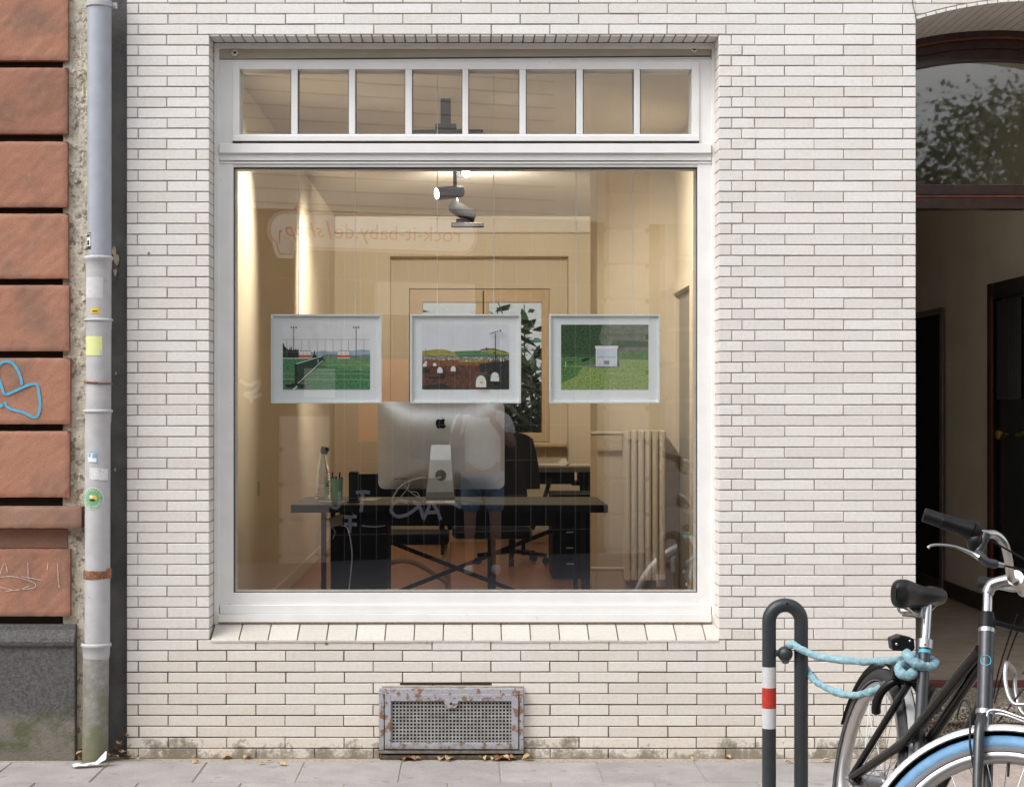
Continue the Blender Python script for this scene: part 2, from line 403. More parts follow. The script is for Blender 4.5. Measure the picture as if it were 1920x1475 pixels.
for r in range(-2, 70):
    A = r % 2 == 1
    if r < 2 or r >= 59:
        js = [259.5 + 110.2*n for n in range(14)] if A else [314.6 + 110.2*n for n in range(13)]
        js = [j + random.uniform(-.9, .9) for j in js if j < 1700]
        ed = [238] + js + [1717]
        for a, b in zip(ed, ed[1:]):
            if r >= 64:
                if a >= VENT[0] - 2 and b <= VENT[1] + 2: continue
                if a < VENT[0] < b and b <= VENT[1] + 30 and a > 500 and not (a < VENT[0] and b > VENT[1]): b = VENT[0]
                elif a < VENT[1] < b: a = VENT[1]
            put(a, b, r, cutl=a != 238, cutr=b != 1717)
    else:
        jj = lambda: random.uniform(-.8, .8)
        if A: L = [238, 258.5+jj(), 368+jj(), 392]; Q = [1348, 1392+jj(), 1471.5+jj(), 1582+jj(), 1692.5+jj(), 1717]
        else: L = [238, 313+jj(), 392]; Q = [1348, 1372+jj(), 1416+jj(), 1526.5+jj(), 1637+jj(), 1717]
        dep = .066 if A else .135
        for a, b in zip(L, L[1:]): put(a, b, r, dep if b == 392 else .03, a != 238, b != 392)
        for a, b in zip(Q, Q[1:]): put(a, b, r, dep if a == 1348 else .03, a != 1348, b != 1717)
        if A:
            for x in (392, 1348): reveals.append((x, YR(r)+HJ, YR(r+1)-HJ))
bricks.sort(key=lambda t: -t[0])
_first = {}
rest = MB()
for i, (ar, x0, x1, z0, z1, d) in enumerate(bricks):
    k, (V, F) = brick_mesh(round(x1-x0, 3), round(z1-z0, 4), d)
    loc = Vector(((x0+x1)/2, random.uniform(-.0016, .0010), (z0+z1)/2 + random.uniform(-.0008, .0008)))
    if i < 300:
        if k not in _first:
            me = bpy.data.meshes.new('brick'); me.from_pydata(V, [], F); me.materials.append(M_brick); _first[k] = me
        o = bpy.data.objects.new('brick', _first[k]); col.objects.link(o); o.parent = WB; o.location = loc
        o.rotation_euler = (R(random.uniform(-.7,.7)), R(random.uniform(-.16,.16)), R(random.uniform(-.2,.2)))
    else:
        rest.add([Vector(v) + loc for v in V], F)
# courses above the arch, cut along its curve
for r in (-3, -2, -1, 0):
    ya, yb = YR(r) + HJ, YR(r+1) - HJ
    A = r % 2 == 1
    js = [1717] + [x for x in ([1802.7, 1912.9] if A else [1747.2, 1857.4])] + [1990]
    for a, b in zip(js, js[1:]):
        a += HJ*(a != 1717); b -= HJ
        n = max(2, int((b-a)/8)); top = []; bot = []
        for i in range(n+1):
            p = a + (b-a)*i/n; y = min(yb, arch_py(p, 6.5) - 1.5)
            if y > ya + .8: top.append(at(p, ya)); bot.append(at(p, y))
        if len(top) > 1: rest.prism(bot + top[::-1], (0, .03, 0))
rest.build('brickwork', M_brick, WB, kind='stuff')
rv = []
for x, y0, y1 in reveals:
    s = 1 if x == 392 else -1
    x1 = X(x); b = MB().box(x1, x1 - s*.02, .0695, .135, Z(y1), Z(y0)).build('reveal_tile', M_brick, WB)
n = 47; w = (OR_ - OL) / n
for i in range(n):
    a = OL + i*w
    MB().box(a + .0035, a + w - .0035, .004, .135, OT, OT + .0058).build('soffit_tile', M_brick, WB)
bk = MB().box(OL - .003, OR_ + .003, .003, .14, OT + .0064, OT + .012).build('soffit_bed', M_mortar, WB)
# sloped sill tiles
ed = [395] + [448 + 54.7*i for i in range(17)] + [1349]
zb, zf = Z(1166, .145), Z(1198.6)
for a, b in zip(ed, ed[1:]):
    xa, xb = X(a + 1.2), X(b - 1.2)
    zf_ = zf + random.uniform(-.001, .001)
    V = [(xa,-.004,zf_-.011),(xb,-.004,zf_-.011),(xb,.155,zb-.016),(xa,.155,zb-.016),(xa,-.004,zf_-.003),(xb,-.004,zf_-.003),(xb,.003,zf_+.004),(xa,.003,zf_+.004),(xb,.155,zb+.003),(xa,.155,zb+.003)]
    MB().add(V, [(0,1,5,4),(4,5,6,7),(7,6,8,9),(0,3,2,1),(0,4,7,9,3),(1,2,8,6,5),(3,9,8,2)]).build('sill_tile', M_sill, WB)
MB().prism([(OL-.002,.002,zf-.0125),(OL-.002,.17,zb-.02),(OL-.002,.17,zb-.004),(OL-.002,.002,zf-.005)], (OR_-OL+.004, 0, 0)).build('sill_bed', M_mortar, WB)
# arch soffit tiles
PP = []
c = at(ARCX, ARTOP + ARCR); RR = ARCR / (FPX/DIST)
a0 = math.acos((ARCX - 1718) / ARCR)
step = .0448 / RR; k = 0; t = a0
while t < math.pi/2 + .25:
    t1 = t + step
    V = []
    for yy in (-.004, .59):
        for rr, tt in ((RR, t + .0025/RR), (RR, t1 - .0025/RR), (RR + .0125, t1 - .0025/RR), (RR + .0125, t + .0025/RR)):
            V.append((c.x - rr*math.cos(tt), yy, c.z + rr*math.sin(tt)))
    MB().add(V, [(0,1,2,3),(4,7,6,5),(0,4,5,1),(1,5,6,2),(2,6,7,3),(3,7,4,0)]).build('arch_tile', M_brick, WB)
    t = t1
# jamb of the passage on its right side (out of frame), lining bricks of the left jamb
MB().box(WR - .003, WR - .001, .03, .62, -.01, Z(36)).build('jamb_lining', M_brick, WB)

# ---- shop window
YF = .148; YG = .19
fr = MB()
# outer trim
fr.pbox(401, 410.5, 81, 1171, .133, .30); fr.pbox(1335, 1341.5, 81, 1171, .133, .30); fr.pbox(401, 1341.5, 80.5, 91, .1345, .30)
# main frame: stiles, rails
fr.pbox(410, 437.5, 112, 1140, YF, .30); fr.pbox(1308, 1335.5, 112, 1140, YF, .30)
fr.pbox(437, 1308.5, 303, 313.5, YF + .004, .298)
fr.pbox(411, 1334, 270, 301, YF - .012, .296); fr.pbox(411, 1334, 269.4, 287, YF - .030, YF - .010)
fr.pbox(411, 1334, 303.2, 307, YF - .006, YF + .02)
fr.pbox(437, 1308.5, 1111, 1134, YF - .001, .296)
fr.pbox(412, 1333.5, 1134, 1150, YF - .014, .294); fr.pbox(409, 1334.5, 1151.2, 1166, YF - .028, .292)
fr.pbox(437, 1308.5, 112, 118, YF + .001, .297)
WF = fr.build('window_frame', M_frame, WB, bevel=.0022)
# transom sash
ts = MB()
ts.pbox(436, 449, 115.5, 265, YF - .010, .27); ts.pbox(1297, 1311, 115.5, 265, YF - .010, .27)
ts.pbox(449, 1297, 115.5, 130, YF - .0095, .27); ts.pbox(449, 1297, 251.5, 262, YF - .0095, .27); ts.pbox(436, 1311, 254.5, 264.2, YF - .022, YF - .008)
ts.build('transom_sash', M_frame, WF, bevel=.002)
MB().pbox(436, 1311, 264.3, 268, YF - .012, YF - .004).build('drip_gap', M_gasket, WF)
pan = [(449,546),(558,654),(666,760),(772.5,867),(878,974),(986,1081),(1093,1189),(1200,1297)]
for (a, b), (c_, d_) in zip(pan, pan[1:]): MB().pbox(b, c_, 130, 251.5, YF - .006, .26).build('glazing_bar', M_frame, WF, bevel=.0025)
for a, b in pan:
    MB().pbox(a - 1, b + 1, 129, 252.5, YG, YG + .006).build('transom_pane', M_glass, WF)
    g = MB(); g.pbox(a, b, 130, 131.6, YF + .012, YG + .02); g.pbox(a, a + 1.2, 130, 251, YF + .013, YG + .02); g.pbox(b - 1.0, b, 130, 251, YF + .013, YG + .02)
    g.build('pane_gasket', M_gasket, WF)
MB().pbox(436.5, 1309, 312.5, 1112, YG, YG + .008).build('shop_pane', M_glass, WF)
g = MB(); g.pbox(437.5, 1308.3, 313.6, 315.6, YF + .01, YG - .001); g.pbox(437.6, 439.3, 314, 1111, YF + .012, YG - .001); g.pbox(1306.6, 1308.2, 314, 1111, YF + .012, YG - .001); g.pbox(437.5, 1308.3, 1109.8, 1111.2, YF + .011, YG - .001)
g.build('pane_gasket', M_gasket, WF)
# roller shutter box with its two eyelets, sagging a little to the left
sb = MB()
for (a, c0, c1) in ((411, 91.8, 111.5),): pass
P = [at(411.5, 92.2, YF+.006), at(1333, 91.6, YF+.006), at(1333, 104.8, YF+.006), at(411.5, 111.3, YF+.006)]
sb.prism(P, (0, .1, 0)); SBX = sb.build('shutter_box', M_box, WF, bevel=.002)
MB().prism([at(411.5, 111.3, YF+.004), at(1333, 104.8, YF+.004), at(1333, 106.8, YF+.004), at(411.5, 113.4, YF+.004)], (0, .05, 0)).build('shutter_slot', M_gasket, WF)
MB().prism([at(412, 113.6, YF+.003), at(1333, 107, YF+.003), at(1333, 116, YF+.003), at(412, 116, YF+.003)], (0, .05, 0)).build('head_trim', M_frame2, WF)
for ex, ey in ((441, 100), (1301, 93.5)):
    p = at(ex, ey, YF + .004)
    MB().lathe([(.0145,0),(.0145,.016),(.011,.02),(.0065,.02),(.0065,.004)], p + Vector((0,.004,0)), (0,-1,0), 18, cap=False).build('shutter_eyelet', M_frame2, WF, smooth=True)
    MB().lathe([(.0066,0),(.0066,.006)], p + Vector((0,.002,0)), (0,-1,0), 12).build('eyelet_hole', M_gasket, WF)
# brown dirt in the lower frame corners
MB().pbox(409, 1334.5, 1166.2, 1168.6, YF - .024, YF + .02).build('sill_joint', M_dirt, WF)

# black wire hanging down the arch corner
MB().tube(bez([at(1710, -6, -.006), at(1712, 12, -.008), at(1716, 28, -.008), at(1718, 42, -.006)]), .0016, 6).build('wire', M_gasket, WB)
# small wall-plug scars in the bricks
for a, b, rr in ((279, 475, .006), (612, 1206, .007), (801, 1203, .005)):
    MB().lathe([(rr, 0), (rr*.6, .0015), (rr*.3, .0003)], at(a, b, -.0012), (0,-1,0), 9).build('plug_scar', M_dirt, WB)

# ------------------------------------------------------------------ entrance: recess, arched fanlight, hall
M_wood = mat('dark_stained_wood', (.045,.014,.008), .32, var=.45, vs=22, coat=.3)
M_wood2 = mat('reddish_moulding', (.17,.045,.016), .3, var=.3, vs=30, coat=.3)
M_hall = mat('hall_paint', (.86,.80,.71), .6, var=.06, vs=3)
M_skirt = mat('dark_skirting', (.03,.027,.026), .35)
M_hallfloor = mat('hall_floor', (.40,.34,.28), .5, var=.2, vs=8)
def terr():
    m, nt, b = new_mat('terrazzo'); v = nt.nodes.new('ShaderNodeTexVoronoi'); v.inputs['Scale'].default_value = 120
    g = nt.nodes.new('ShaderNodeNewGeometry'); nt.links.new(g.outputs['Position'], v.inputs['Vector'])
    s = nt.nodes.new('ShaderNodeSeparateColor'); nt.links.new(v.outputs['Color'], s.inputs[0])
    nt.links.new(ramp(nt, s.outputs[0], [(0, (.03,.025,.02)), (.25, (.10,.085,.07)), (.5, (.27,.22,.16)), (.75, (.42,.36,.28)), (1, (.60,.55,.47))]), b.inputs['Base Color'])
    b.inputs['Roughness'].default_value = .55; return m
M_terr = terr()
M_red = mat('red_threshold', (.16,.045,.035), .5, var=.2)
M_brass = mat('brass', (.75,.48,.14), .18, 1.0, var=.1)
EN = thing('entrance_doorway', (2.4, .6, 0), 'dark wooden arched door frame with fanlight in the recessed entrance on the right', 'doorway')
FYE = .592
fa = MB()
def band(r0, r1, Y0, Y1, mb):
    # arched band between two concentric curves given as pixel offsets at the wall face, seen at depth Y0
    V0 = []; 
    for i in range(41):
        tt = a0*.86 + (math.pi/2 + .32 - a0*.86) * i/40
        V0.append(tt)
    for t0, t1 in zip(V0, V0[1:]):
        q = []
        for rr, tt in ((r0, t0), (r0, t1), (r1, t1), (r1, t0)):
            R_ = RR + rr; q.append(Vector((c.x - R_*math.cos(tt), Y0, c.z + R_*math.sin(tt))))
        mb.prism(q, (0, Y1 - Y0, 0))
band(.02, -.035, FYE, FYE + .12, fa); band(-.035, -.075, FYE + .03, FYE + .12, fa); band(-.075, -.125, FYE + .055, FYE + .12, fa)
fa.build('arched_frame', M_wood, EN)
f2 = MB(); band(-.030, -.037, FYE - .006, FYE + .02, f2); f2.build('moulding', M_wood2, EN)
tb = MB(); tb.pbox(1690, 2240, 346, 366, FYE + .06, FYE + .14); tb.pbox(1690, 2240, 369.5, 391, FYE + .05, FYE + .14); tb.pbox(1690, 2240, 356, 381, FYE + .075, FYE + .13)
tb.build('transom_bar', M_wood, EN, bevel=.004)
MB().pbox(1690, 2240, 366, 370, FYE + .045, FYE + .10).build('moulding', M_wood2, EN, bevel=.002)
M_fan = glass_mat('fanlight_glass', .075, (.80,.80,.78), .02)
MB().pbox(1690, 2240, 40, 350, FYE + .085, FYE + .09).build('fanlight_pane', M_fan, EN)
# hall shell
HY = FYE + .15; hx = 3.40; hz = .168
hall = MB()
hall.box(hx, hx + .1, HY, 9.2, 0, 3.6)
hall.build('hall_wall', M_hall); hw = bpy.data.objects['hall_wall']; tag(hw, kind='structure')
h2 = MB(); h2.box(1.50, 1.60, .63, 9.2, 0, 3.6); h2.box(1.5, 3.5, 9.1, 9.2, 0, 3.6); h2.box(1.4, 4.2, .625, .70, 3.45, 6.9); h2.box(1.50, 3.5, .70, .95, 3.5, 3.6); h2.box(1.50, 3.5, 2.45, 9.2, 3.5, 3.6); h2.box(1.50, 1.7, .95, 2.45, 3.5, 3.6); h2.box(3.3, 3.5, .95, 2.45, 3.5, 3.6)  # ceiling left open near the front for the added, unseen rooflight
h2.build('hall_end', M_hall, hw)
hf = MB().box(1.5, 3.5, 1.03, 9.2, -.1, hz).build('hall_floor', M_hallfloor); tag(hf, kind='structure')
MB().box(1.55, 3.45, .985, 1.035, -.1, .176).build('threshold', M_red, hf, bevel=.004)
stp = MB().box(1.60, 3.45, .415, .987, .075, .147).build('step_slab', M_terr, hf, bevel=.008)
MB().box(1.60, 3.45, .45, .987, -.1, .0745).build('step_riser', M_terr, hf)
MB().box(hx - .016, hx - .001, 1.04, 9.1, hz, hz + .11).build('skirting', M_skirt, hw, bevel=.003)
MB().box(1.68, 3.32, .93, 2.47, 3.605, 3.62).build('added_rooflight_pane', M_glass2, hw)  # invented rooflight, out of view, added to bring daylight into the hall
# far dark doorway on the hall's right wall
def zd(px): return hx * FPX / (px - VX) - DIST
ya, yb = zd(1769), zd(1714)
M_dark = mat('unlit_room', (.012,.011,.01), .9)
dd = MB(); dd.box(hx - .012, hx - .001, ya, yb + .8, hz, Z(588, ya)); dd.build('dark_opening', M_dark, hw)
fr_ = MB(); fr_.box(hx - .03, hx - .0125, ya - .06, ya, hz, Z(577, ya)); fr_.box(hx - .03, hx - .0125, ya, yb + .8, Z(588, ya), Z(577, ya)); fr_.build('door_lining', mat('door_lining_grey', (.20,.19,.18), .5), hw)
# glazed house door standing open along the right wall
GD = thing('glazed_hall_door', (hx - .05, zd(1900), hz), 'dark glazed door with brass knob and curtain inside the hall', 'door')
y1 = zd(1872); y0 = y1 - 1.0
zt = Z(533, y1)
M_blackwood = mat('black_wood', (.018,.014,.013), .35, var=.3)
d = MB(); d.box(hx - .075, hx - .02, y1 - .085, y1, hz, zt); d.box(hx - .075, hx - .02, y0, y0 + .085, hz, zt); d.box(hx - .0745, hx - .02, y0 + .085, y1 - .085, zt - .10, zt); d.box(hx - .0745, hx - .02, y0 + .085, y1 - .085, hz, hz + .25)
d.build('door_frame', M_blackwood, GD, bevel=.006)
MB().box(hx - .082, hx - .07, y1 - .13, y1 - .086, hz + .03, zt - .08).build('moulding', M_wood2, GD, bevel=.004)
M_dglass = mat('dark_door_glass', (.014,.018,.021), .18, var=.1)
MB().box(hx - .05, hx - .04, y0 + .08, y1 - .13, hz + .25, zt - .1).build('door_pane', M_dglass, GD)
M_curt = mat('dark_curtain', (.03,.03,.033), .9)
cu = MB(); cu.grid(lambda u, v: Vector((hx - .056 - .006*math.sin(u*52), y1 - .16 - .5*u, zt - .12 - v*.62)), 60, 2); cu.build('curtain', M_curt, GD, smooth=True)
kp = at(1919, 815, zd(1912)); kp = Vector((hx - .075, zd(1912), kp.z))
MB().lathe([(.012,0),(.012,.03),(.028,.036),(.034,.05),(.030,.066),(.014,.074)], kp, (-1,-.2,0), 16).build('door_knob', M_brass, GD, smooth=True)
# ------------------------------------------------------------------ sandstone building at the left edge
SB = thing('sandstone_building', (X(60), 0, 0), 'red sandstone house corner with deep block joints and dark plinth at the left edge', 'building')
YS = -.045
def block(x1, y0, y1, Y=YS, m=M_sand, x0=-90, rough=.004, d=.16, nm='stone_block', bev=.009):
    p, q = at(x0, y0, Y), at(x1, y1, Y); w, h = q.x - p.x, p.z - q.z
    b = MB(); nu, nv = max(6, int(w/.011)), max(3, int(h/.011))
    rs = random.Random(int(y0*7 + x1))
    off = [[rs.gauss(0, 1) for _ in range(nu+1)] for _ in range(nv+1)]
    def fn(u, v):
        i, j = int(u*nu + .5), int(v*nv + .5)
        edge = min(i, nu - i, j, nv - j)
        e = (.0 if edge else .004)
        jx = rs.gauss(0, .0016) if edge == 0 else 0
        xx, zz = p.x + w*u, q.z + h*v
        big = mnoise.noise(Vector((xx*7, y0*.13, zz*7)))*.0010 + mnoise.noise(Vector((xx*34, y0*.3, zz*34)))*.0014
        groove = mnoise.noise(Vector(((xx*.72 - zz*.69)*75, (xx*.69 + zz*.72)*6, y0)))*.0013      # slanting tool marks
        cd_ = min(math.hypot(i - ci, (j - cj)) for ci in (0, nu) for cj in (0, nv)); chip = max(0, 3.2 - cd_)*.004*max(0, mnoise.noise(Vector((i*.9 + y0, j*.9, 3.1))) + .25)
        ej = mnoise.noise(Vector((xx*28 + 5, y0, zz*28)))*.0014 if edge == 0 else 0
        return Vector((xx + ej*(i in (0, nu)), Y + e + chip + big + groove + off[j][i]*rough*.12, zz + ej*(j in (0, nv))))
    b.grid(fn, nu, nv)
    b.add([(p.x, Y+.004, q.z),(q.x, Y+.004, q.z),(q.x, Y+.004, p.z),(p.x, Y+.004, p.z),(p.x, Y+d, q.z),(q.x, Y+d, q.z),(q.x, Y+d, p.z),(p.x, Y+d, p.z)], [(0,4,5,1),(1,5,6,2),(2,6,7,3)])
    return b.build(nm, m, SB, smooth=35, merge=False)
for a, b_, xr in ((-24, 113, 127), (127, 250.5, 126), (265.5, 388, 126), (400.5, 522, 127), (534.5, 658, 129), (671, 795, 131), (808, 932, 130)):
    block(xr, a, b_)
block(152, 950, 990, -.085, M_sand_l, d=.20, nm='ledge_stone')
block(131, 1029, 1155, YS, M_sand)
bd = MB(); bd.pbox(-110, 121, -40, 1215, YS + .05, .35); bd.build('joint_core', M_black_joint, SB)
MB().pbox(-110, 127, 990.5, 1028, YS + .028, .2).build('recessed_course', M_sand_l, SB, bevel=.004)
# plinth with its moulded cap
pl = MB(); prof = [(-.050, 1424), (-.050, 1213), (-.062, 1211), (-.066, 1203), (-.060, 1196), (-.046, 1188), (-.034, 1180), (-.030, 1170)]
pts = [Vector((0, y, Z(yy, y))) for y, yy in prof]; pts[0].z = -.02
xa, xb = X(-110, -.05), X(141, -.05)
def fnp(u, v):
    k = v*(len(pts)-1); i = min(int(k), len(pts)-2); t = k - i; q = pts[i].lerp(pts[i+1], t)
    return Vector((xa + (xb-xa)*u + (.0 if v > .16 else .0), q.y + random.gauss(0, .0012), q.z))
V0 = [Vector((xb, p.y, p.z)) for p in pts] + [Vector((xb, .2, pts[-1].z)), Vector((xb, .2, -.02))]
pl.prism(V0, (xa - xb, 0, 0)); pl.build('plinth', M_plinth, SB, bevel=.006)
# plaster strip and painted return behind the downpipe
stp_ = MB()
def plas(u, v):
    px_ = 118 + (172-118)*u; py_ = -30 + 1460*v
    q = at(px_, py_, -.012); q.y += .006*math.sin(px_*.7 + py_*.05) * .4 + random.gauss(0, .0014); return q
stp_.grid(plas, 14, 220); stp_.build('plaster_strip', M_plaster, SB, smooth=60)
dk = MB(); dk.grid(lambda u, v: at(168 + 76*u, -30 + 1460*v, .05) + Vector((0, random.gauss(0, .0015), 0)), 12, 160); dk.build('painted_return', M_darkstrip, SB, smooth=60)
MB().box(X(110), WL + .05, .08, .5, -.2, 7).build('inner_wall', M_black_joint, SB)
# loose flakes of paint
M_flake = mat('paint_flake', (.42,.36,.26), .9, var=.3, vs=30)
for i in range(70):
    px_, py_ = random.uniform(133, 162), random.uniform(0, 1150)
    q = at(px_, py_, -.020); s = random.uniform(.004, .013)
    n_ = random.randint(4, 6); P = [q + Vector((math.cos(6.28*k/n_ + i)*s*random.uniform(.5,1.2), random.uniform(-.004,.004), math.sin(6.28*k/n_ + i)*s*random.uniform(.5,1.4))) for k in range(n_)]
    MB().prism(P, (0, .0015, 0)).build('plaster_flake', random.choice([M_flake, M_plaster]), SB)
for px_, py_, s in ((214, 470, .02), (219, 487, .024), (216, 510, .016), (217, 700, .008), (216, 880, .008)):
    q = at(px_, py_, .044); n_ = 7
    P = [q + Vector((math.cos(6.28*k/n_)*s*random.uniform(.35,.7), 0, math.sin(6.28*k/n_)*s*random.uniform(.7,1.3))) for k in range(n_)]
    MB().prism(P, (0, .002, 0)).build('plaster_flake', M_flake, SB)
# blue spray line and chalk scrawl
M_spray = mat('blue_spray', (.10,.42,.62), .6, var=.12, vs=60)
M_chalk = mat('chalk', (.62,.50,.46), .9, var=.3, vs=90)
def ribbon(pts, w, Y, m, name, parent, jit=0):
    P = bez([at(a, b_, Y) for a, b_ in pts], 10); b = MB()
    for i in range(len(P)-1):
        t = (P[i+1] - P[i]).normalized(); nn = Vector((-t.z, 0, t.x)) * w/2
        b.add([P[i]-nn, P[i]+nn, P[i+1]+nn, P[i+1]-nn], [(0,1,2,3)])
    for q in (P[0], P[-1]): b.lathe([(w/2*1.08, 0), (w/2*1.08, .0006)], q, (0,-1,0), 12)
    return b.build(name, m, parent, merge=False)
GR = MB()
spr = [[(-6, 700), (-2, 685), (8, 678), (22, 680), (32, 692), (38, 706), (41, 719)],
       [(-6, 700), (2, 722), (8, 738), (18, 737), (36, 729), (58, 720), (69, 722), (73, 738), (75, 760), (71, 778), (62, 782), (44, 773), (24, 768), (13, 762), (10, 755)]]
for s in spr: ribbon(s, .0115, YS - .004, M_spray, 'spray_line', SB)
ribbon([(-5, 758), (2, 760)], .016, YS - .004, M_spray, 'spray_line', SB)
for s in ([(0, 1075), (6, 1058), (10, 1056), (14, 1072)], [(52, 1055), (53, 1088)], [(90, 1055), (88, 1068)], [(108, 1056), (109, 1082), (111, 1100)], [(-2, 1082), (20, 1080), (48, 1086), (66, 1094), (62, 1102), (40, 1104), (10, 1108)], [(0, 1100), (30, 1106), (54, 1098)], [(40, 1080), (78, 1087)]):
    ribbon(s, .0028, YS - .004, M_chalk, 'chalk_line', SB)

# ------------------------------------------------------------------ downpipe
DP = thing('downpipe', (X(186, -.09), -.09, 0), 'grey zinc downpipe with stickers and mossy iron foot beside the sandstone corner', 'drainpipe')
YP = -.075; cxp = X(186.5, YP); pr_ = X(910, YP) - X(886.5, YP)
pc = lambda py, dx=0: Vector((X(186.5 + dx, YP), YP, Z(py, YP)))
def seg(y0, y1, k0, m, nm, dx0=0, dx1=0, k1=None):
    a, b = pc(y0, dx0), pc(y1, dx1); ax = (b - a); L = ax.length; k1 = k1 or k0
    return MB().lathe([(pr_*k0, 0), (pr_*k1, L)], a, ax, 32).build(nm, m, DP, smooth=40)
seg(-30, 482, .95, M_zinc, 'upper_pipe')
def collar(py, k, m, h=6, dx=-1.5):
    a = pc(py, dx); s = FPX/(DIST+YP)
    MB().lathe([(pr_*k*.93, 0), (pr_*k*1.02, 1.2/s), (pr_*k*1.06, h*.35/s), (pr_*k*1.06, h*.7/s), (pr_*k*.95, h/s), (pr_*k*.93, (h+14)/s), (pr_*k*.88, (h+22)/s)], a, (0,0,-1), 32, cap=False).build('collar', m, DP, smooth=50)
seg(486, 600, 1.00, M_zinc_l, 'pipe_section', -1.5, -1.5); collar(480, 1.10, M_zinc_l, 9)
seg(600, 770, 1.00, M_zinc_l, 'pipe_section', -1.5, -2); collar(597, 1.09, M_zinc_l, 6)
seg(770, 1207, 1.00, M_zinc_l, 'pipe_section', -3, -4); collar(767, 1.10, M_zinc_l, 7, -2.5)
seg(1207, 1428, 1.02, M_iron, 'iron_foot', -6, -8); collar(1204, 1.14, M_zinc_l, 9, -6)
a = pc(2); b_ = MB(); b_.lathe([(pr_*.97, 0), (pr_*1.07, .004), (pr_*1.07, .022), (pr_*.97, .026)], pc(4), (0,0,-1), 32, cap=False); b_.pbox(206, 219, 5, 16, YP - .006, YP + .006); b_.pbox(158, 166, 5, 16, YP - .006, YP + .006)
b_.build('pipe_bracket', M_zinc_l, DP, smooth=40)
MB().lathe([(.006, 0), (.006, .006)], at(213, 11, YP - .006), (0,-1,0), 6).build('bolt', M_zinc, DP)
b_ = MB(); b_.lathe([(pr_*1.0, 0), (pr_*1.06, .002), (pr_*1.06, .034), (pr_*1.0, .036)], pc(1068, -5), (0,0,-1), 32, cap=False); b_.pbox(197, 208, 1066, 1083, YP - .03, YP - .012)
b_.build('rusty_clamp', M_rust, DP, smooth=40)
w_ = MB(); P = []
for i in range(19):
    t = math.pi * i/18; P.append(pc(715 + 3*i/18*1.6, -2) + Vector((-math.cos(t)*pr_*1.09, -math.sin(t)*pr_*1.09, 0)))
w_.tube(P, .004, 8); w_.build('wire_ring', M_rust, DP, smooth=True)
def sticker(x0, x1, y0, y1, m, dx=-2, lift=1.025, nm='sticker', rot=0):
    b = MB(); c0 = pc(0, dx); r_ = pr_*lift
    def fn(u, v):
        px_ = x0 + (x1-x0)*u; py_ = y0 + (y1-y0)*v
        ox = max(-.995, min(.995, (X(px_, YP) - c0.x) / r_))
        return Vector((c0.x + ox*r_, YP - r_*math.sqrt(1-ox*ox), Z(py_ + rot*(u-.5), YP)))
    b.grid(fn, 10, 6); return b.build(nm, m, DP, smooth=60)
S_white = mat('sticker_white', (.72,.72,.72), .5, var=.08, vs=60, c2=(.25,.27,.3), thr=.62)
S_yel = mat('sticker_yellow', (.75,.55,.06), .5, var=.1); S_lem = mat('note_lemon', (.70,.74,.32), .6, var=.06)
S_blue = mat('sticker_blue', (.25,.42,.52), .5, var=.2, vs=70); S_grn = mat('sticker_green', (.19,.42,.22), .45, var=.05)
S_blk = mat('sticker_black', (.03,.03,.035), .5); S_pal = mat('sticker_remnant', (.58,.585,.585), .7, var=.08, vs=40)
S_w = mat('print_white', (.8,.8,.78), .5, var=.02)
sticker(162.5, 174.5, 438, 469, S_blk, 0, .965); sticker(163.2, 173.5, 440, 463, S_w, 0, .975); sticker(166, 171, 452, 461, S_blk, 0, .985); sticker(165, 172.5, 441, 446, S_blk, 0, .985)
sticker(164, 197, 521, 560, S_pal, lift=1.012); sticker(175, 191, 578, 589, S_yel); sticker(178, 188, 583.5, 586, S_blk, lift=1.03)
sticker(164, 196, 631, 667, S_lem); sticker(192, 197, 657, 667, S_pal, lift=1.03)
sticker(167.5, 188, 846, 868, S_blue); sticker(169, 186, 848.5, 865, S_w, lift=1.03); sticker(178, 186, 849, 858, S_blue, lift=1.035); sticker(170, 175, 849, 856, S_blue, lift=1.035)
sticker(159, 205, 876, 898, S_white, rot=4)
# round green sticker with its lettering
def on_pipe(px_, py_, lift, dx=-4):
    c0 = pc(0, dx); r_ = pr_*lift; ox = max(-.995, min(.995, (X(px_, YP) - c0.x)/r_)); return Vector((c0.x + ox*r_, YP - r_*math.sqrt(1-ox*ox), Z(py_, YP)))
def disc(rad, m, lift, nm, r0=0):
    b = MB(); N = 40
    b.grid(lambda u, v: on_pipe(178.5 + math.cos(u*2*math.pi)*(r0 + (rad-r0)*v), 933 + math.sin(u*2*math.pi)*(r0 + (rad-r0)*v)*1.05, lift), N, 4); return b.build(nm, m, DP, smooth=60)
disc(19.6, S_w, 1.022, 'sticker'); disc(18.6, S_grn, 1.03, 'sticker')
def ring_text(txt, r_, a_mid, span, flip, size):
    b = MB(); n_ = len(txt)
    for i, ch in enumerate(txt):
        if ch == ' ': continue
        f = (i/(n_-1) - .5) * span; a = a_mid + (f if not flip else -f)
        V, F_ = text_geo(ch, size); out = []
        for v in V:
            # glyph frame: radial outwards for the top arc, inwards for the bottom arc
            ux, uy = (-math.sin(a), math.cos(a)); rx, ry = (math.cos(a), math.sin(a))
            if not flip: gx, gy = (ux, uy), (rx, ry)
            else: gx, gy = (-ux, -uy), (-rx, -ry)
            X_ = 178.5 + rx*r_ + gx[0]*v.x + gy[0]*v.y; Y_ = 933 + (ry*r_ + gx[1]*v.x + gy[1]*v.y)*1.05
            out.append(on_pipe(X_, Y_, 1.042))
        b.add(out, F_)
    b.build('lettering', S_w, DP, merge=False)
ring_text('ACKERGIFTE?', 15.2, -math.pi/2, 3.2, False, 6.6); ring_text('NEIN DANKE', 15.6, math.pi/2, 2.6, True, 6.6)
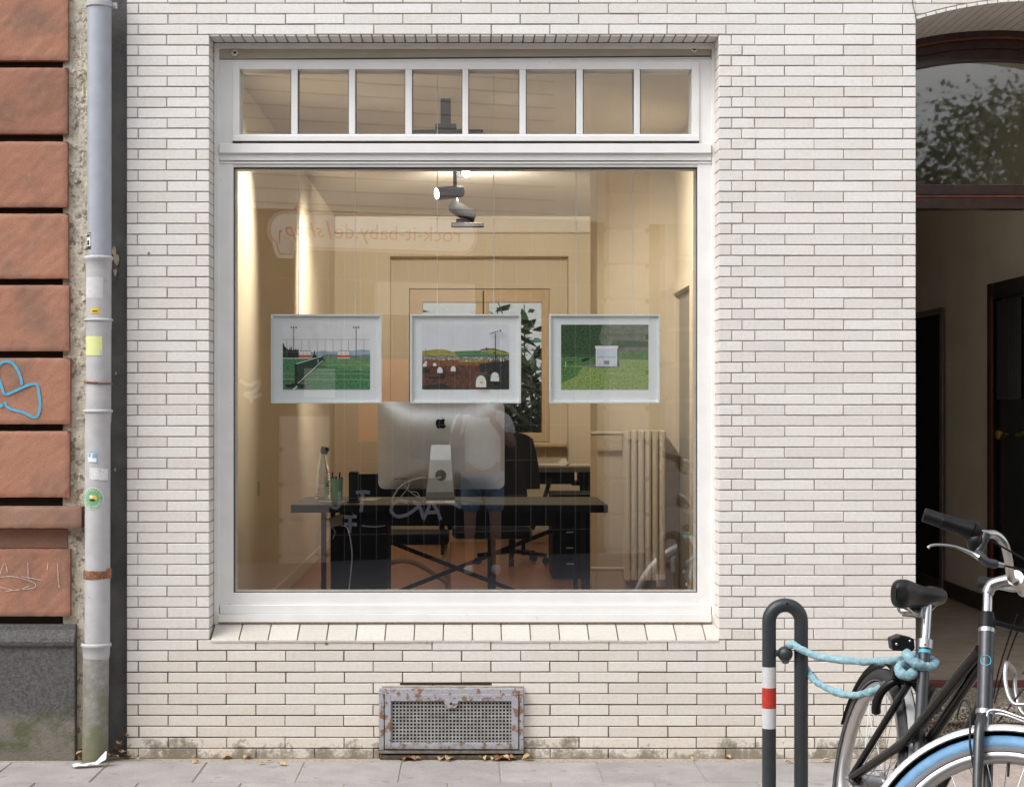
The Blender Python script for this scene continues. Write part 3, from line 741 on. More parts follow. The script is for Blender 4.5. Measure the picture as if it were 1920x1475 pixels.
def blob(cx_, cy_, rx_, ry_, m, lift):
    b = MB(); b.grid(lambda u, v: on_pipe(cx_ + math.cos(u*2*math.pi)*rx_*v, cy_ + math.sin(u*2*math.pi)*ry_*v, lift), 20, 3); b.build('sticker_print', m, DP, smooth=60)
blob(180, 932, 7.5, 5.2, S_yel, 1.044); blob(178, 936, 6, 2.2, S_blk, 1.05); blob(176, 929.5, 3.5, 3, S_w, 1.05)

# ------------------------------------------------------------------ cellar vent
CV = thing('cellar_vent', (X(846), -.02, Z(1412)), 'rusty grey perforated cellar vent low in the white brick wall', 'vent')
def vent_paint():
    m, nt, b = new_mat('flaking_grey_paint'); g, x = posz(nt)
    n1 = noise(nt, 26, 6, .68); n2 = noise(nt, 120, 5, .7)
    base = ramp(nt, n2, [(.3, (.30,.30,.325)), (.7, (.44,.44,.47))])
    f = ramp(nt, n1, [(.53, 0.0), (.57, 1.0)])
    base = mix(nt, f, base, mix(nt, n2, (.14,.06,.03), (.34,.20,.12)))
    low = ramp(nt, math_(nt, 'ADD', math_(nt, 'MULTIPLY', x.outputs[2], -7), n1), [(-.05, 0.0), (.30, .9)])
    base = mix(nt, low, base, mix(nt, n2, (.09,.08,.06), (.24,.20,.15)))
    nt.links.new(base, b.inputs['Base Color']); b.inputs['Roughness'].default_value = .75; bump(nt, b, math_(nt, 'ADD', n2, f), .4, .003); return m
M_vent = vent_paint()
M_grid = mat('grey_punched_sheet', (.33,.325,.31), .7, var=.25, vs=30, c2=(.12,.08,.05), thr=.66)
V0, V1 = -.034, -.026
b_ = MB()
b_.pbox(711, 982, 1290.5, 1300, V0, .01); b_.pbox(711, 720, 1300, 1406, V0, .01); b_.pbox(973.5, 982, 1300, 1406, V0, .01); b_.pbox(711, 982, 1406, 1412.5, V0 + .002, .01)
b_.build('outer_frame', M_vent, CV, bevel=.003)
b_ = MB(); b_.pbox(721.5, 733, 1301.5, 1404, V0 - .004, V1 + .006); b_.pbox(959, 972, 1301.5, 1404, V0 - .004, V1 + .006); b_.pbox(733, 959, 1301.5, 1314, V0 - .0035, V1 + .006); b_.pbox(733, 959, 1392, 1404, V0 - .0035, V1 + .006)
b_.build('inner_frame', M_vent, CV, bevel=.002)
b_ = MB(); p = at(846, 1316, V0 - .006); rr = .030
q = [p + Vector((-rr, 0, .012)), p + Vector((rr, 0, .012))] + [p + Vector((rr*math.cos(-math.pi*i/10), 0, -.004 + .024*math.sin(-math.pi*i/10))) for i in range(11)]
b_.prism(q, (0, .005, 0)); b_.build('lock_tab', M_vent, CV, bevel=.0012)
MB().lathe([(.0062, 0), (.0062, .001)], at(845.5, 1318.5, V0 - .0062), (0,-1,0), 14).build('keyhole', M_gasket, CV)
b_ = MB()
nx, nz_ = 35, 12
for i in range(nx): 
    xx = 734.6 + i*6.68; b_.pbox(xx - 1.25, xx + 1.25, 1313, 1393, V1, V1 + .0024)
for j in range(nz_ + 1):
    zz = 1314.5 + j*6.6; b_.pbox(732, 960, zz - 1.35, zz + 1.35, V1 + .0003, V1 + .0021)
b_.build('punched_sheet', M_grid, CV, kind='stuff')
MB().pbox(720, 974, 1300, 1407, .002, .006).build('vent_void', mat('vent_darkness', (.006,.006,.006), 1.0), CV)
MB().pbox(716, 981, 1286, 1290.4, -.018, .005).build('mortar_cap', M_grit, CV, bevel=.002)
MB().pbox(750, 920, 1279.6, 1283.2, -.0022, .004).build('open_joint', M_black_joint, CV)
MB().box(X(712), X(982), -.030, .0, -.004, .016).build('dirt_ridge', mat('packed_dirt', (.09,.075,.055), .95, var=.4, vs=60, bs=.8), CV, bevel=.006)
# ------------------------------------------------------------------ room behind the shop window
M_wall = mat('cream_paint', (.71,.635,.50), .7, var=.03, vs=2.5, bs=.05, bscale=60)
M_ceil = mat('ceiling_paint', (.76,.72,.65), .8, var=.03, vs=2)
def floor_mat():
    m, nt, b = new_mat('varnished_boards'); g, x = posz(nt)
    mp = nt.nodes.new('ShaderNodeMapping'); mp.inputs['Scale'].default_value = (9, .8, 1); nt.links.new(g.outputs['Position'], mp.inputs['Vector'])
    n = noise(nt, 2.2, 5, .6, mp.outputs[0]); nt.links.new(ramp(nt, n, [(.3, (.27,.10,.03)), (.7, (.42,.17,.055))]), b.inputs['Base Color'])
    b.inputs['Roughness'].default_value = .28; return m
M_board = floor_mat()
FZ, CZ, LXW, RXW, BYW = .29, 3.25, -1.215, 1.36, 8.43
def struct(name, mb, m): o = mb.build(name, m); return tag(o, kind='structure')
struct('room_floor', MB().box(LXW - .1, RXW + .1, .30, BYW + .1, FZ - .1, FZ), M_board)
struct('room_ceiling', MB().box(LXW - .1, RXW + .1, .26, BYW + .4, CZ, CZ + .1), M_ceil)
lw = struct('room_wall_left', MB().box(LXW - .1, LXW, .30, BYW + .1, FZ, CZ), M_wall)
MB().box(LXW, LXW + .014, .41, BYW, FZ, FZ + .09).build('skirting', M_wall, lw, bevel=.003)
sk = MB().box(LXW + .0005, LXW + .012, 2.58, 2.66, 1.0, 1.08).build('light_switch', M_wall, lw, bevel=.003)
# right wall with the open door's dark reveal
dz = Z(537, 3.2)
rw = MB(); rw.box(RXW, RXW + .1, .30, 3.10, FZ, CZ); rw.box(RXW, RXW + .1, 3.10, 4.02, dz, CZ); rw.box(RXW, RXW + .1, 4.02, BYW + .1, FZ, CZ)
rwo = struct('room_wall_right', rw, M_wall)
M_greydoor = mat('grey_door', (.30,.28,.24), .5, var=.05)
MB().box(RXW + .03, RXW + .09, 3.10, 4.02, FZ, dz).build('door_leaf', M_greydoor, rwo)
dl = MB(); dl.box(RXW - .02, RXW - .001, 3.02, 3.10, FZ, dz + .08); dl.box(RXW - .02, RXW - .001, 3.10, 4.0, dz, dz + .08); dl.build('door_casing', M_wall, rwo, bevel=.004)
pier = struct('room_pier', MB().box(X(1120, 4.03), RXW, 4.03, 4.7, FZ, CZ), M_wall)
# back wall: window niche
NX0, NX1, NZT = X(731, BYW), X(1066, BYW), Z(480, BYW)
WX0, WX1, WZ0, WZ1 = X(767, BYW + .22), X(1031, BYW + .22), Z(829, BYW + .22), Z(541, BYW + .22)
bw = MB(); bw.box(LXW - .1, NX0, BYW, BYW + .22, FZ, CZ); bw.box(NX1, RXW + .1, BYW, BYW + .22, FZ, CZ); bw.box(NX0, NX1, BYW, BYW + .22, NZT, CZ)
bw.box(NX0, WX0, BYW + .221, BYW + .4, FZ, CZ); bw.box(WX1, NX1 + .1, BYW + .221, BYW + .4, FZ, CZ); bw.box(WX0, WX1, BYW + .221, BYW + .4, FZ, WZ0); bw.box(WX0, WX1, BYW + .221, BYW + .4, WZ1, CZ)
bwo = struct('room_wall_back', bw, M_wall)
MB().box(LXW + .02, RXW, BYW - .014, BYW, FZ, FZ + .09).build('skirting', M_wall, bwo)
# cornice band under the ceiling
MB().box(LXW, RXW, BYW - .06, BYW - .001, CZ - .16, CZ - .002).build('cornice', M_ceil, bwo, bevel=.02)
YB = BYW + .26
wf = MB(); wf.pbox(768, 793, 542, 828, YB, YB + .07); wf.pbox(1016, 1031, 542, 828, YB, YB + .07); wf.pbox(768, 1031, 542, 567, YB + .001, YB + .07); wf.pbox(768, 1031, 811, 828, YB + .001, YB + .07); wf.pbox(892, 917, 567, 811, YB - .004, YB + .07)
M_tanframe = mat('tan_window_frame', (.60,.46,.29), .45, var=.04)
bwf = wf.build('window_frame', M_tanframe, bwo, bevel=.006)
MB().pbox(905, 907.5, 545, 826, YB - .012, YB - .003).build('sash_seal', M_gasket, bwf)
for a, b_ in ((793, 892), (917, 1016)): MB().pbox(a, b_, 567, 811, YB + .03, YB + .035).build('window_pane', M_glass2, bwf)
MB().box(NX0 + .02, NX1 - .02, BYW + .05, BYW + .222, Z(838, BYW), Z(832, BYW)).build('window_sill', M_tanframe, bwo, bevel=.006)
# courtyard beyond
M_yard = mat('courtyard_render', (.62,.62,.59), .9, var=.06, vs=2)
M_yardfloor = mat('courtyard_floor', (.12,.11,.10), .9)
struct('courtyard_wall', MB().box(-5, 7, 14.2, 14.4, -.3, 2.9), M_yard)
struct('courtyard_ground', MB().box(-5, 7, 8.9, 14.2, -.2, -.05), M_yardfloor)
M_leaf1 = mat('laurel_leaf', (.035,.085,.03), .38, var=.5, vs=9); M_leaf2 = mat('dark_leaf', (.022,.045,.022), .38, var=.5, vs=9); M_twig = mat('twig', (.05,.035,.025), .9)
def shrub(base, stems, nleaf, size, spread, h, label, name, mleaf, seed, lean=(0,0), hang=False):
    rs = random.Random(seed); t = thing(name, base, label, 'shrub' if not hang else 'tree'); tw = MB(); lf = MB()
    for s_ in range(stems):
        a = rs.uniform(0, 6.28); top = Vector(base) + Vector((math.cos(a)*spread*rs.uniform(.2,1) + lean[0], math.sin(a)*spread*rs.uniform(.2,.8) + lean[1], h*rs.uniform(.55, 1)))
        b0 = Vector(base) + Vector((rs.uniform(-.1,.1)*spread*2, rs.uniform(-.1,.1), 0)); mid = b0.lerp(top, .5) + Vector((rs.uniform(-.1,.1), rs.uniform(-.1,.1), .1))
        P = bez([b0, mid, top], 6); tw.tube(P, [.016*(1 - .75*i/len(P)) for i in range(len(P))], 6)
        for k in range(nleaf):
            u = rs.uniform(.15, 1); q = P[min(len(P)-1, int(u*(len(P)-1)))] + Vector((rs.gauss(0,.12), rs.gauss(0,.12), rs.gauss(0,.12)))
            d = Vector((rs.gauss(0,1), rs.gauss(0,1), rs.gauss(-.1,.7))).normalized(); w = d.cross(Vector((rs.gauss(0,.4), rs.gauss(0,.4), 1))).normalized(); L = size*rs.uniform(.6, 1.3); W = L*.20; nn = d.cross(w)*L*.06
            lf.add([q, q + d*L*.35 + w*W + nn, q + d*L*.7 + w*W*.75, q + d*L, q + d*L*.7 - w*W*.75, q + d*L*.35 - w*W + nn], [(0,1,2,3),(0,3,4,5)])
    tw.build('stem', M_twig, t, smooth=True); lf.build('foliage', mleaf, t, merge=False); return t
shrub((.18, 9.35, -.05), 12, 85, .20, .50, 2.15, 'dark leafy shrub in the lower right pane of the back window', 'courtyard_shrub', M_leaf2, 3)
shrub((.62, 9.7, -.05), 11, 70, .22, .6, 2.6, 'bright green laurel in the courtyard behind the middle picture frame', 'courtyard_shrub', M_leaf1, 5)
shrub((-.45, 9.9, -.05), 12, 85, .20, .6, 2.85, 'green shrub in the left pane of the back window', 'courtyard_shrub', M_leaf1, 8)
shrub((1.2, 11.4, -.05), 6, 34, .24, 1.1, 3.1, 'tall thin shrub against the pale courtyard wall', 'courtyard_shrub', M_leaf1, 11)

# ---- lamps: black track spots
M_blackmetal = mat('black_metal', (.008,.0085,.009), .45, var=.15, spec=.25)
M_graymetal = mat('dark_grey_metal', (.030,.036,.042), .4, var=.1)
def emit(name, c, s):
    m, nt, b = new_mat(name); b.inputs['Emission Color'].default_value = (*c, 1); b.inputs['Emission Strength'].default_value = s; b.inputs['Base Color'].default_value = (.8,.8,.8,1); return m
M_lit = emit('lit_lamp', (1.0,.90,.74), 9.0)
def spot_head(parent, p, d, L, r, lit, aim=None, watts=0, size=60, blend=.5, colr=(1,.88,.72)):
    p = Vector(p); d = Vector(d).normalized()
    MB().lathe([(r*.55, -L*.5), (r*.9, -L*.44), (r, -L*.2), (r, L*.46), (r*.93, L*.5), (r*.86, L*.5), (r*.86, L*.44)], p, d, 24, cap=False).build('lamp_head', M_graymetal if lit else M_blackmetal, parent, smooth=35)
    MB().lathe([(r*.86, 0), (r*.86, .004)], p + d*L*.455, d, 20).build('lamp_face', M_lit if lit else M_blackmetal, parent)
    MB().lathe([(r*.8, 0), (r*.8, .003)], p - d*L*.48, d, 16).build('lamp_back', M_graymetal if lit else M_blackmetal, parent)
    if watts:
        ld = bpy.data.lights.new('lamp_light', 'SPOT'); ld.energy = watts; ld.spot_size = R(size); ld.spot_blend = blend; ld.shadow_soft_size = .09; ld.color = colr
        lo = bpy.data.objects.new('lamp_light', ld); col.objects.link(lo); lo.parent = parent
        src = p + d*(L*.5 + .012); lo.location = src - wpos(parent); lo.rotation_euler = (Vector(aim) - src).to_track_quat('-Z', 'Y').to_euler()
LW = 1.0
# rail near the street window (seen through the transom)
TL = thing('ceiling_spot_rail', (X(835, 2.37), 2.37, CZ), 'grey ceiling lamp rail on a short stem behind the transom panes', 'spotlight')
b_ = MB(); b_.pbox(826, 845, 178, 238, 2.37, 2.41); b_.pbox(816, 856, 232, 244, 2.34, 2.44); b_.pbox(774, 906, 243, 254, 2.33, 2.45); b_.build('rail', M_graymetal, TL, bevel=.006)
spot_head(TL, at(790, 262, 2.39), (-1, -.15, .1), .11, .036, True, (LXW, 1.75, 2.15), 115*LW, 84, 1.0)
spot_head(TL, at(892, 262, 2.39), (1, .25, .1), .11, .036, True, (RXW, 3.15, 2.15), 115*LW, 84, 1.0)
Y5 = 5.0
T2 = thing('track_spotlight', (X(850, Y5), Y5, CZ), 'grey ceiling spotlight with its lit face turned left', 'spotlight', 'track spotlights')
b_ = MB(); b_.pbox(826, 872, 312, 319, Y5 - .03, Y5 + .03); b_.build('ceiling_plate', M_graymetal, T2, bevel=.004)
MB().tube([at(853, 312, Y5), at(853, 350, Y5)], .014, 10).build('stem', M_graymetal, T2)
spot_head(T2, at(843, 361, Y5), (-1, -.55, -.17), .215, .047, True, (LXW, 5.55, 2.3), 175*LW, 74, 1.0)
T3 = thing('track_spotlight', (X(865, 5.1), 5.1, CZ), 'round lit spotlight just under the upper edge of the shop pane', 'spotlight', 'track spotlights')
MB().tube([at(864, 306, 5.15), at(864, 320, 5.18)], .012, 8).build('stem', M_graymetal, T3)
spot_head(T3, at(866, 325, 5.16), (.40, -1, -.10), .16, .036, True, (.6, 8.4, 3.0), 200*LW, 130, 1.0)
T4 = thing('track_spotlight', (X(870, 5.4), 5.4, CZ), 'unlit black spotlight on a short rail, lowest of the lamp cluster', 'spotlight', 'track spotlights')
MB().tube([at(857, 372, 5.4), at(859, 388, 5.4)], .011, 10).build('stem', M_graymetal, T4)
spot_head(T4, at(866, 396, 5.4), (.9, .7, -.42), .20, .052, False)
b_ = MB(); b_.pbox(846, 907, 417, 425, 5.42, 5.5); b_.pbox(855, 889, 410, 418, 5.43, 5.49); b_.build('rail', M_blackmetal, T4, bevel=.004)

# ---- three framed photographs on wires
YPIC = .36
M_pf = mat('white_frame_wood', (.92,.94,.94), .4, var=.02); M_mat = mat('picture_mat', (.90,.94,.96), .8, var=.012, vs=5)
M_wire = mat('hanging_wire', (.90,.88,.84), .5)
def P3(name, c, var=.15, vs=60, c2=None, thr=.6): return mat(name, c, .55, 0, var, vs, c2=c2, thr=thr)
G_sky = P3('print_sky', (.90,.91,.93), .08, 14); G_sky2 = P3('print_sky_grey', (.84,.85,.91), .05, 14); G_grass = P3('print_grass', (.075,.25,.11), .6, 110); G_grass2 = P3('print_grass_far', (.16,.34,.14), .25, 60)
G_dark = P3('print_dark', (.012,.022,.016), .4, 40); G_line = P3('print_line', (.50,.58,.30), .1); G_white = P3('print_white2', (.86,.87,.88), .04); G_or = P3('print_orange', (.72,.13,.03), .1); G_blue = P3('print_hill_blue', (.38,.52,.60), .15, 30)
G_grey = P3('print_grey', (.22,.24,.24), .2, 60); G_net = P3('print_net', (.022,.065,.035), .25, 60); G_hillY = P3('print_hill_yellow', (.40,.36,.08), .3, 40); G_hillG = P3('print_hill_green', (.11,.26,.10), .25, 40)
G_brown = P3('print_soil', (.13,.05,.035), .6, 70, (.30,.19,.12), .62); G_rust = P3('print_soil_orange', (.27,.11,.045), .4, 70); G_soil_d = P3('print_soil_dark', (.025,.03,.028), .5, 70, (.09,.08,.07), .62)
G_forest = P3('print_forest', (.03,.075,.03), .9, 120, (.09,.17,.06), .58); G_haze = P3('print_haze_tree', (.15,.185,.125), .35, 50); G_lawn = P3('print_lawn', (.26,.38,.11), .55, 110, (.42,.40,.12), .60); G_lawnd = P3('print_lawn_shade', (.09,.21,.06), .6, 110); G_hut = P3('print_hut', (.66,.74,.84), .05, 40)
G_yel = P3('print_yellow', (.72,.60,.12), .1)
GM = [G_sky, G_sky2, G_grass, G_grass2, G_dark, G_line, G_white, G_or, G_blue, G_grey, G_net, G_hillY, G_hillG, G_brown, G_rust, G_soil_d, G_forest, G_haze, G_lawn, G_lawnd, G_hut, G_yel]
ix = {m.name: i for i, m in enumerate(GM)}
def picture(px0, px1, prt, crop, shapes, label, wires):
    t = thing('framed_photograph', at((px0+px1)/2, 756, YPIC), label, 'picture frame', 'framed photographs hanging in the shop window')
    f = MB(); f.pbox(px0, px0 + 3.6, 589, 756, YPIC, YPIC + .03); f.pbox(px1 - 3.6, px1, 589, 756, YPIC, YPIC + .03); f.pbox(px0 + 3.6, px1 - 3.6, 589, 592.4, YPIC + .0004, YPIC + .03); f.pbox(px0 + 3.6, px1 - 3.6, 752.6, 756, YPIC + .0004, YPIC + .03)
    f.build('frame', M_pf, t, bevel=.0012)
    MB().pbox(px0 + 3.2, px1 - 3.2, 592, 753, YPIC + .014, YPIC + .018).build('mat_board', M_mat, t)
    b = MB(); Yp = YPIC + .0135; n_ = 0
    cx0, cy0 = crop
    for name, pts in shapes:
        n_ += 1; Yq = Yp - n_*.00006
        b.poly([at(cx0 + x/7.765, cy0 + y/7.765, Yq) for x, y in pts], ix[name])
    b.build('print', GM, t, merge=False)
    for w in wires: MB().tube([at(w, 589, YPIC + .015), Vector((X(w, YPIC + .015), YPIC + .015, CZ))], .0019, 6).build('wire', M_wire, t)
    return t
def rect(a, b, c, d): return [(a, c), (b, c), (b, d), (a, d)]
def bar(x0, y0, x1, y1, w):
    dx, dy = x1-x0, y1-y0; l = math.hypot(dx, dy); nx, ny = -dy/l*w/2, dx/l*w/2
    return [(x0+nx, y0+ny), (x1+nx, y1+ny), (x1-nx, y1-ny), (x0-nx, y0-ny)]
def ell(cx, cy, rx, ry, n=14): return [(cx + rx*math.cos(6.2832*i/n), cy + ry*math.sin(6.2832*i/n)) for i in range(n)]
s1 = [('print_sky', rect(235, 1506, 218, 720)), ('print_hill_blue', [(640,625),(800,600),(950,612),(1200,605),(1380,585),(1506,592),(1506,720),(640,720)]), ('print_grey', [(700,690),(900,650),(1300,670),(1506,655),(1506,722),(700,722)]),
      ('print_grass', rect(235, 1506, 716, 1168)), ('print_grass_far', [(700,716),(1506,716),(1506,900),(1100,860),(640,800)]),
      ('print_dark', [(235,490),(250,500),(262,540),(275,545),(290,575),(300,560),(312,590),(330,580),(336,530),(345,590),(362,525),(370,600),(385,580),(405,590),(430,570),(440,600),(462,570),(470,640),(466,706),(235,706)])]
s1 += [('print_grey', bar(235, 438, 1506, 438, 4))] + [('print_grey', bar(x, 438, x, 712, 5)) for x in (292, 508, 617, 735, 850, 966, 1085, 1192, 1418)]
for x in (392, 1302):
    s1 += [('print_dark', bar(x, 278, x, 714, 9))] + [('print_dark', rect(x + k, x + k + 18, 250, 274)) for k in (-44, -8, 28)]
for x in (468, 1028):
    s1 += [('print_sky_grey', [(x+8, 600), (x+172, 600), (x+184, 706), (x, 706)]), ('print_grey', bar(x+10, 602, x+172, 602, 8)), ('print_or' if 0 else 'print_orange', rect(x, x+180, 664, 702)), ('print_grey', bar(x+60, 600, x+66, 664, 5)), ('print_grey', bar(x+120, 600, x+126, 664, 5)), ('print_white2', rect(x, x+184, 702, 714)), ('print_grey', bar(x+176, 600, x+184, 712, 7))]
s1 += [('print_dark', [(660,705),(672,660),(684,668),(690,600),(700,600),(704,660),(728,668),(720,705)])]
s1 += [('print_line', bar(235, 932, 1506, 936, 6)), ('print_line', bar(235, 1016, 1506, 1022, 8)), ('print_line', bar(420, 806, 1506, 812, 4)), ('print_line', bar(1330, 765, 1506, 832, 6)), ('print_line', bar(760, 880, 1400, 880, 4))]
s1 += [('print_net', [(415,795),(822,672),(822,738),(500,1020),(415,1090)]), ('print_white2', bar(415, 797, 822, 676, 10)), ('print_dark', rect(408, 438, 790, 1095)), ('print_white2', bar(445, 1085, 815, 742, 10)), ('print_dark', bar(470, 1090, 818, 752, 9)), ('print_dark', bar(440, 905, 500, 1030, 14)), ('print_white2', rect(744, 752, 725, 782)), ('print_dark', rect(812, 823, 668, 740)),
       ('print_dark', [(270,1075),(580,1075),(560,1140),(290,1140)]), ('print_grey', rect(275, 360, 1062, 1086)), ('print_grey', rect(498, 580, 1062, 1086)), ('print_dark', rect(308, 318, 1018, 1070)), ('print_white2', bar(385, 1168, 445, 1118, 22)), ('print_dark', rect(820, 855, 728, 744))]
picture(508, 716, None, (500, 580), s1, 'white framed photograph of a green sports pitch with net, leftmost of three', (560, 666))
s2 = [('print_sky_grey', rect(245, 1512, 218, 700)), ('print_hill_yellow', [(245,603),(360,592),(470,577),(560,584),(680,612),(760,640),(900,690),(245,690)]), ('print_hill_green', [(700,612),(900,602),(1060,598),(1512,640),(1512,690),(780,690)]), ('print_hill_yellow', [(1080,610),(1200,585),(1300,582),(1400,600),(1512,632),(1512,655),(1250,640)]),
      ('print_dark', [(1070,608),(1100,585),(1165,570),(1178,545),(1192,568),(1300,570),(1360,590),(1440,606),(1512,632),(1440,622),(1330,592),(1240,582),(1140,592)]),
      ('print_grey', rect(245, 1512, 684, 735)), ('print_soil_orange', rect(245, 1512, 728, 860)), ('print_hill_yellow', rect(780, 1200, 735, 765)), ('print_soil', rect(245, 1512, 820, 1164)), ('print_soil_dark', [(1080,790),(1512,740),(1512,1164),(1120,1164),(1090,980)]), ('print_soil', [(1010,905),(1200,900),(1160,960),(1000,970)]), ('print_soil_dark', [(245,860),(360,866),(350,920),(245,920)]), ('print_soil_dark', [(245,1110),(560,1080),(700,1164),(245,1164)]), ('print_soil_dark', [(330,985),(600,960),(560,1010),(360,1020)])]
rs = random.Random(4)
for i in range(150): x, y = rs.uniform(255, 1505), rs.uniform(690, 732); s2.append(('print_white2', rect(x, x + rs.uniform(5, 16), y, y + rs.uniform(4, 10))))
for i in range(60): x = rs.uniform(255, 1505); s2.append(('print_dark', rect(x, x + rs.uniform(5, 16), 676, 686)))
def hood(cx, top, w, h): return [(cx - w/2, top + h), (cx - w/2*.98, top + h*.5), (cx - w/2*.78, top + h*.22), (cx - w/2*.35, top + h*.03), (cx, top), (cx + w/2*.35, top + h*.03), (cx + w/2*.78, top + h*.22), (cx + w/2*.98, top + h*.5), (cx + w/2, top + h)]
for h_ in ((300,752,38,34), (283,782,56,50), (427,776,50,48), (552,720,18,18), (888,735,24,24), (503,838,80,86), (697,824,74,76), (1392,730,20,26), (1430,735,16,20), (1240,728,22,20), (1304,912,124,132), (1102,960,152,172)): s2.append(('print_white2', hood(*h_)))
s2 += [('print_yellow', rect(1086, 1132, 1048, 1080)), ('print_yellow', rect(1256, 1266, 968, 1000)), ('print_yellow', rect(1342, 1354, 968, 1000)), ('print_dark', bar(1312, 352, 1314, 915, 12)), ('print_white2', [(1222,340),(1405,285),(1405,328),(1222,374)]), ('print_dark', [(1228,350),(1326,320),(1326,332),(1228,362)]), ('print_dark', rect(1372, 1396, 296, 322)), ('print_dark', rect(1338, 1352, 308, 330)), ('print_dark', rect(1284, 1306, 620, 642)), ('print_dark', bar(297, 570, 297, 740, 5)), ('print_soil_orange', bar(1300, 1052, 1412, 1052, 10))]
picture(769, 977, None, (760, 580), s2, 'white framed photograph of a brown field with pale domes, middle of three', (820, 926))
s3 = [('print_forest', rect(248, 1522, 222, 760)), ('print_haze_tree', [(850,222),(1522,222),(1522,470),(1240,455),(1040,450),(960,520),(840,520),(800,420)]), ('print_lawn_shade', rect(248, 1522, 690, 900)), ('print_haze_tree', [(1080,560),(1522,545),(1522,640),(1090,690)]), ('print_lawn_shade', [(1080,640),(1522,600),(1522,760),(1080,760)]), ('print_lawn', rect(248, 1522, 820, 1168)), ('print_lawn_shade', [(248,820),(560,840),(480,960),(248,1080)]), ('print_lawn', [(1090,720),(1522,740),(1522,830),(1090,830)]),
      ('print_dark', [(540,735),(600,705),(690,708),(640,745),(560,768)]), ('print_dark', [(330,765),(445,760),(400,780),(330,775)]), ('print_grey', ell(840, 828, 260, 26, 24)), ('print_hut', rect(754, 1064, 560, 826)), ('print_white2', [(738,530),(1085,528),(1072,572),(750,572)]), ('print_grey', bar(738, 528, 1085, 526, 9)), ('print_grey', bar(774, 692, 1048, 692, 6)), ('print_white2', rect(757, 771, 572, 820)), ('print_white2', rect(1048, 1062, 572, 820)), ('print_grey', rect(875, 950, 738, 800)), ('print_white2', rect(868, 956, 733, 744)), ('print_dark', [(1064,770),(1094,765),(1090,820),(1064,826)]), ('print_white2', rect(312, 320, 758, 842))]
for x in (782, 984): s3 += [('print_white2', rect(x, x+66, 724, 780)), ('print_hut', rect(x+14, x+52, 740, 765)), ('print_white2', rect(x-4, x+5, 760, 832)), ('print_white2', rect(x+60, x+69, 760, 832))]
picture(1030, 1238, None, (1020, 580), s3, 'white framed photograph of a small pale hut on a lawn, rightmost of three', (1080, 1186))

# ---- black desk at the window
M_desk = mat('black_desk', (.006,.006,.0065), .6, var=.25, vs=8, spec=.06); M_desktop = mat('dark_desk_top', (.075,.068,.056), .45, var=.15, vs=8, spec=.2)
D0, D1 = 1.31, 2.11; DZ = Z(946, D0); DT = .040
DK = thing('desk', ((X(545,D0)+X(1140,D0))/2, 1.7, FZ), 'long black desk carrying the silver computer behind the shop window', 'desk')
dx0, dx1 = X(545, D0), X(1140, D0)
MB().box(dx0, dx1, D0, D1, DZ - DT, DZ - .003).build('desk_board', M_desk, DK, bevel=.002); MB().box(dx0 + .001, dx1 - .001, D0 + .001, D1 - .001, DZ - .003, DZ).build('desk_surface', M_desktop, DK)
for a, b_, yy in ((602, 611, D0 + .06), (602, 611, D1 - .12), (1090, 1097, D0 + .06), (1100, 1108, D0 + .14), (1090, 1098, D1 - .1)):
    xa, xb = X(a, D0 + .06), X(b_, D0 + .06); MB().box(xa, xb, yy, yy + .03, FZ, DZ - DT).build('leg', M_desk, DK)
MB().box(X(640, D1), X(1092, D1), D1 - .14, D1 - .10, DZ - .15, DZ - DT).build('apron', M_desk, DK)
MB().box(X(728, D0 + .1), X(1050, D0 + .1), D0 + .10, D0 + .12, DZ - .105, DZ - DT).build('apron', M_desk, DK)
for a, b_ in (((738, 1112), (1058, 985)), ((712, 1008), (985, 1115))): MB().obox(at(*a, D1 - .2), at(*b_, D1 - .2), .012, .022).build('cross_brace', M_desk, DK)
PD = thing('desk_pedestal', (X(676, 1.6), 1.6, FZ), 'tall black cabinet under the left end of the desk', 'cabinet')
b_ = MB(); b_.pbox(627, 726, 986, 1200, 1.5, 1.95); b_.build('carcass', M_desk, PD, bevel=.004)

# ---- desktop computer seen from behind
M_alu = mat('brushed_aluminium', (.78,.80,.80), .36, .85, var=.04, vs=30); M_logo = mat('dark_logo', (.02,.008,.012), .12, 0, var=.1)
CO = thing('desktop_computer', (X(826, 1.47), 1.47, DZ), 'silver desktop computer seen from behind on the black desk', 'computer')
YC = 1.47; cx0_, cx1_ = X(709, YC), X(946, YC); cz0, cz1 = Z(916.5, YC), Z(752.5, YC)
def sup(u, v):
    a, b = 2*u - 1, 2*v - 1
    rx, rz = (cx1_-cx0_)/2, (cz1-cz0)/2; k = .035
    X_, Z_ = a*rx, b*rz
    # rounded corners
    ex, ez = abs(X_) - (rx - k), abs(Z_) - (rz - k)
    if ex > 0 and ez > 0:
        l = math.hypot(ex, ez)
        if l > k: X_ = math.copysign(rx - k + ex*k/l, X_); Z_ = math.copysign(rz - k + ez*k/l, Z_)
    dep = .048 * (1 - abs(a)**2.6) * (1 - abs(b)**3.0)
    return Vector(((cx0_+cx1_)/2 + X_, YC - .004 - dep, (cz0+cz1)/2 + Z_))
bd_ = MB(); bd_.grid(sup, 48, 36); bd_.build('back_shell', M_alu, CO, smooth=60)
M_chin = mat('screen_glass', (.02,.02,.022), .1)
bb_ = MB(); NP = 48; edge = []
for i in range(48): edge.append(sup(i/48, 0))
for i in range(36): edge.append(sup(1, i/36))
for i in range(48): edge.append(sup(1 - i/48, 1))
for i in range(36): edge.append(sup(0, 1 - i/36))
for p_ in edge: p_.y = YC - .004
bb_.prism(edge, (0, .009, 0)); bb_.build('screen', M_chin, CO)
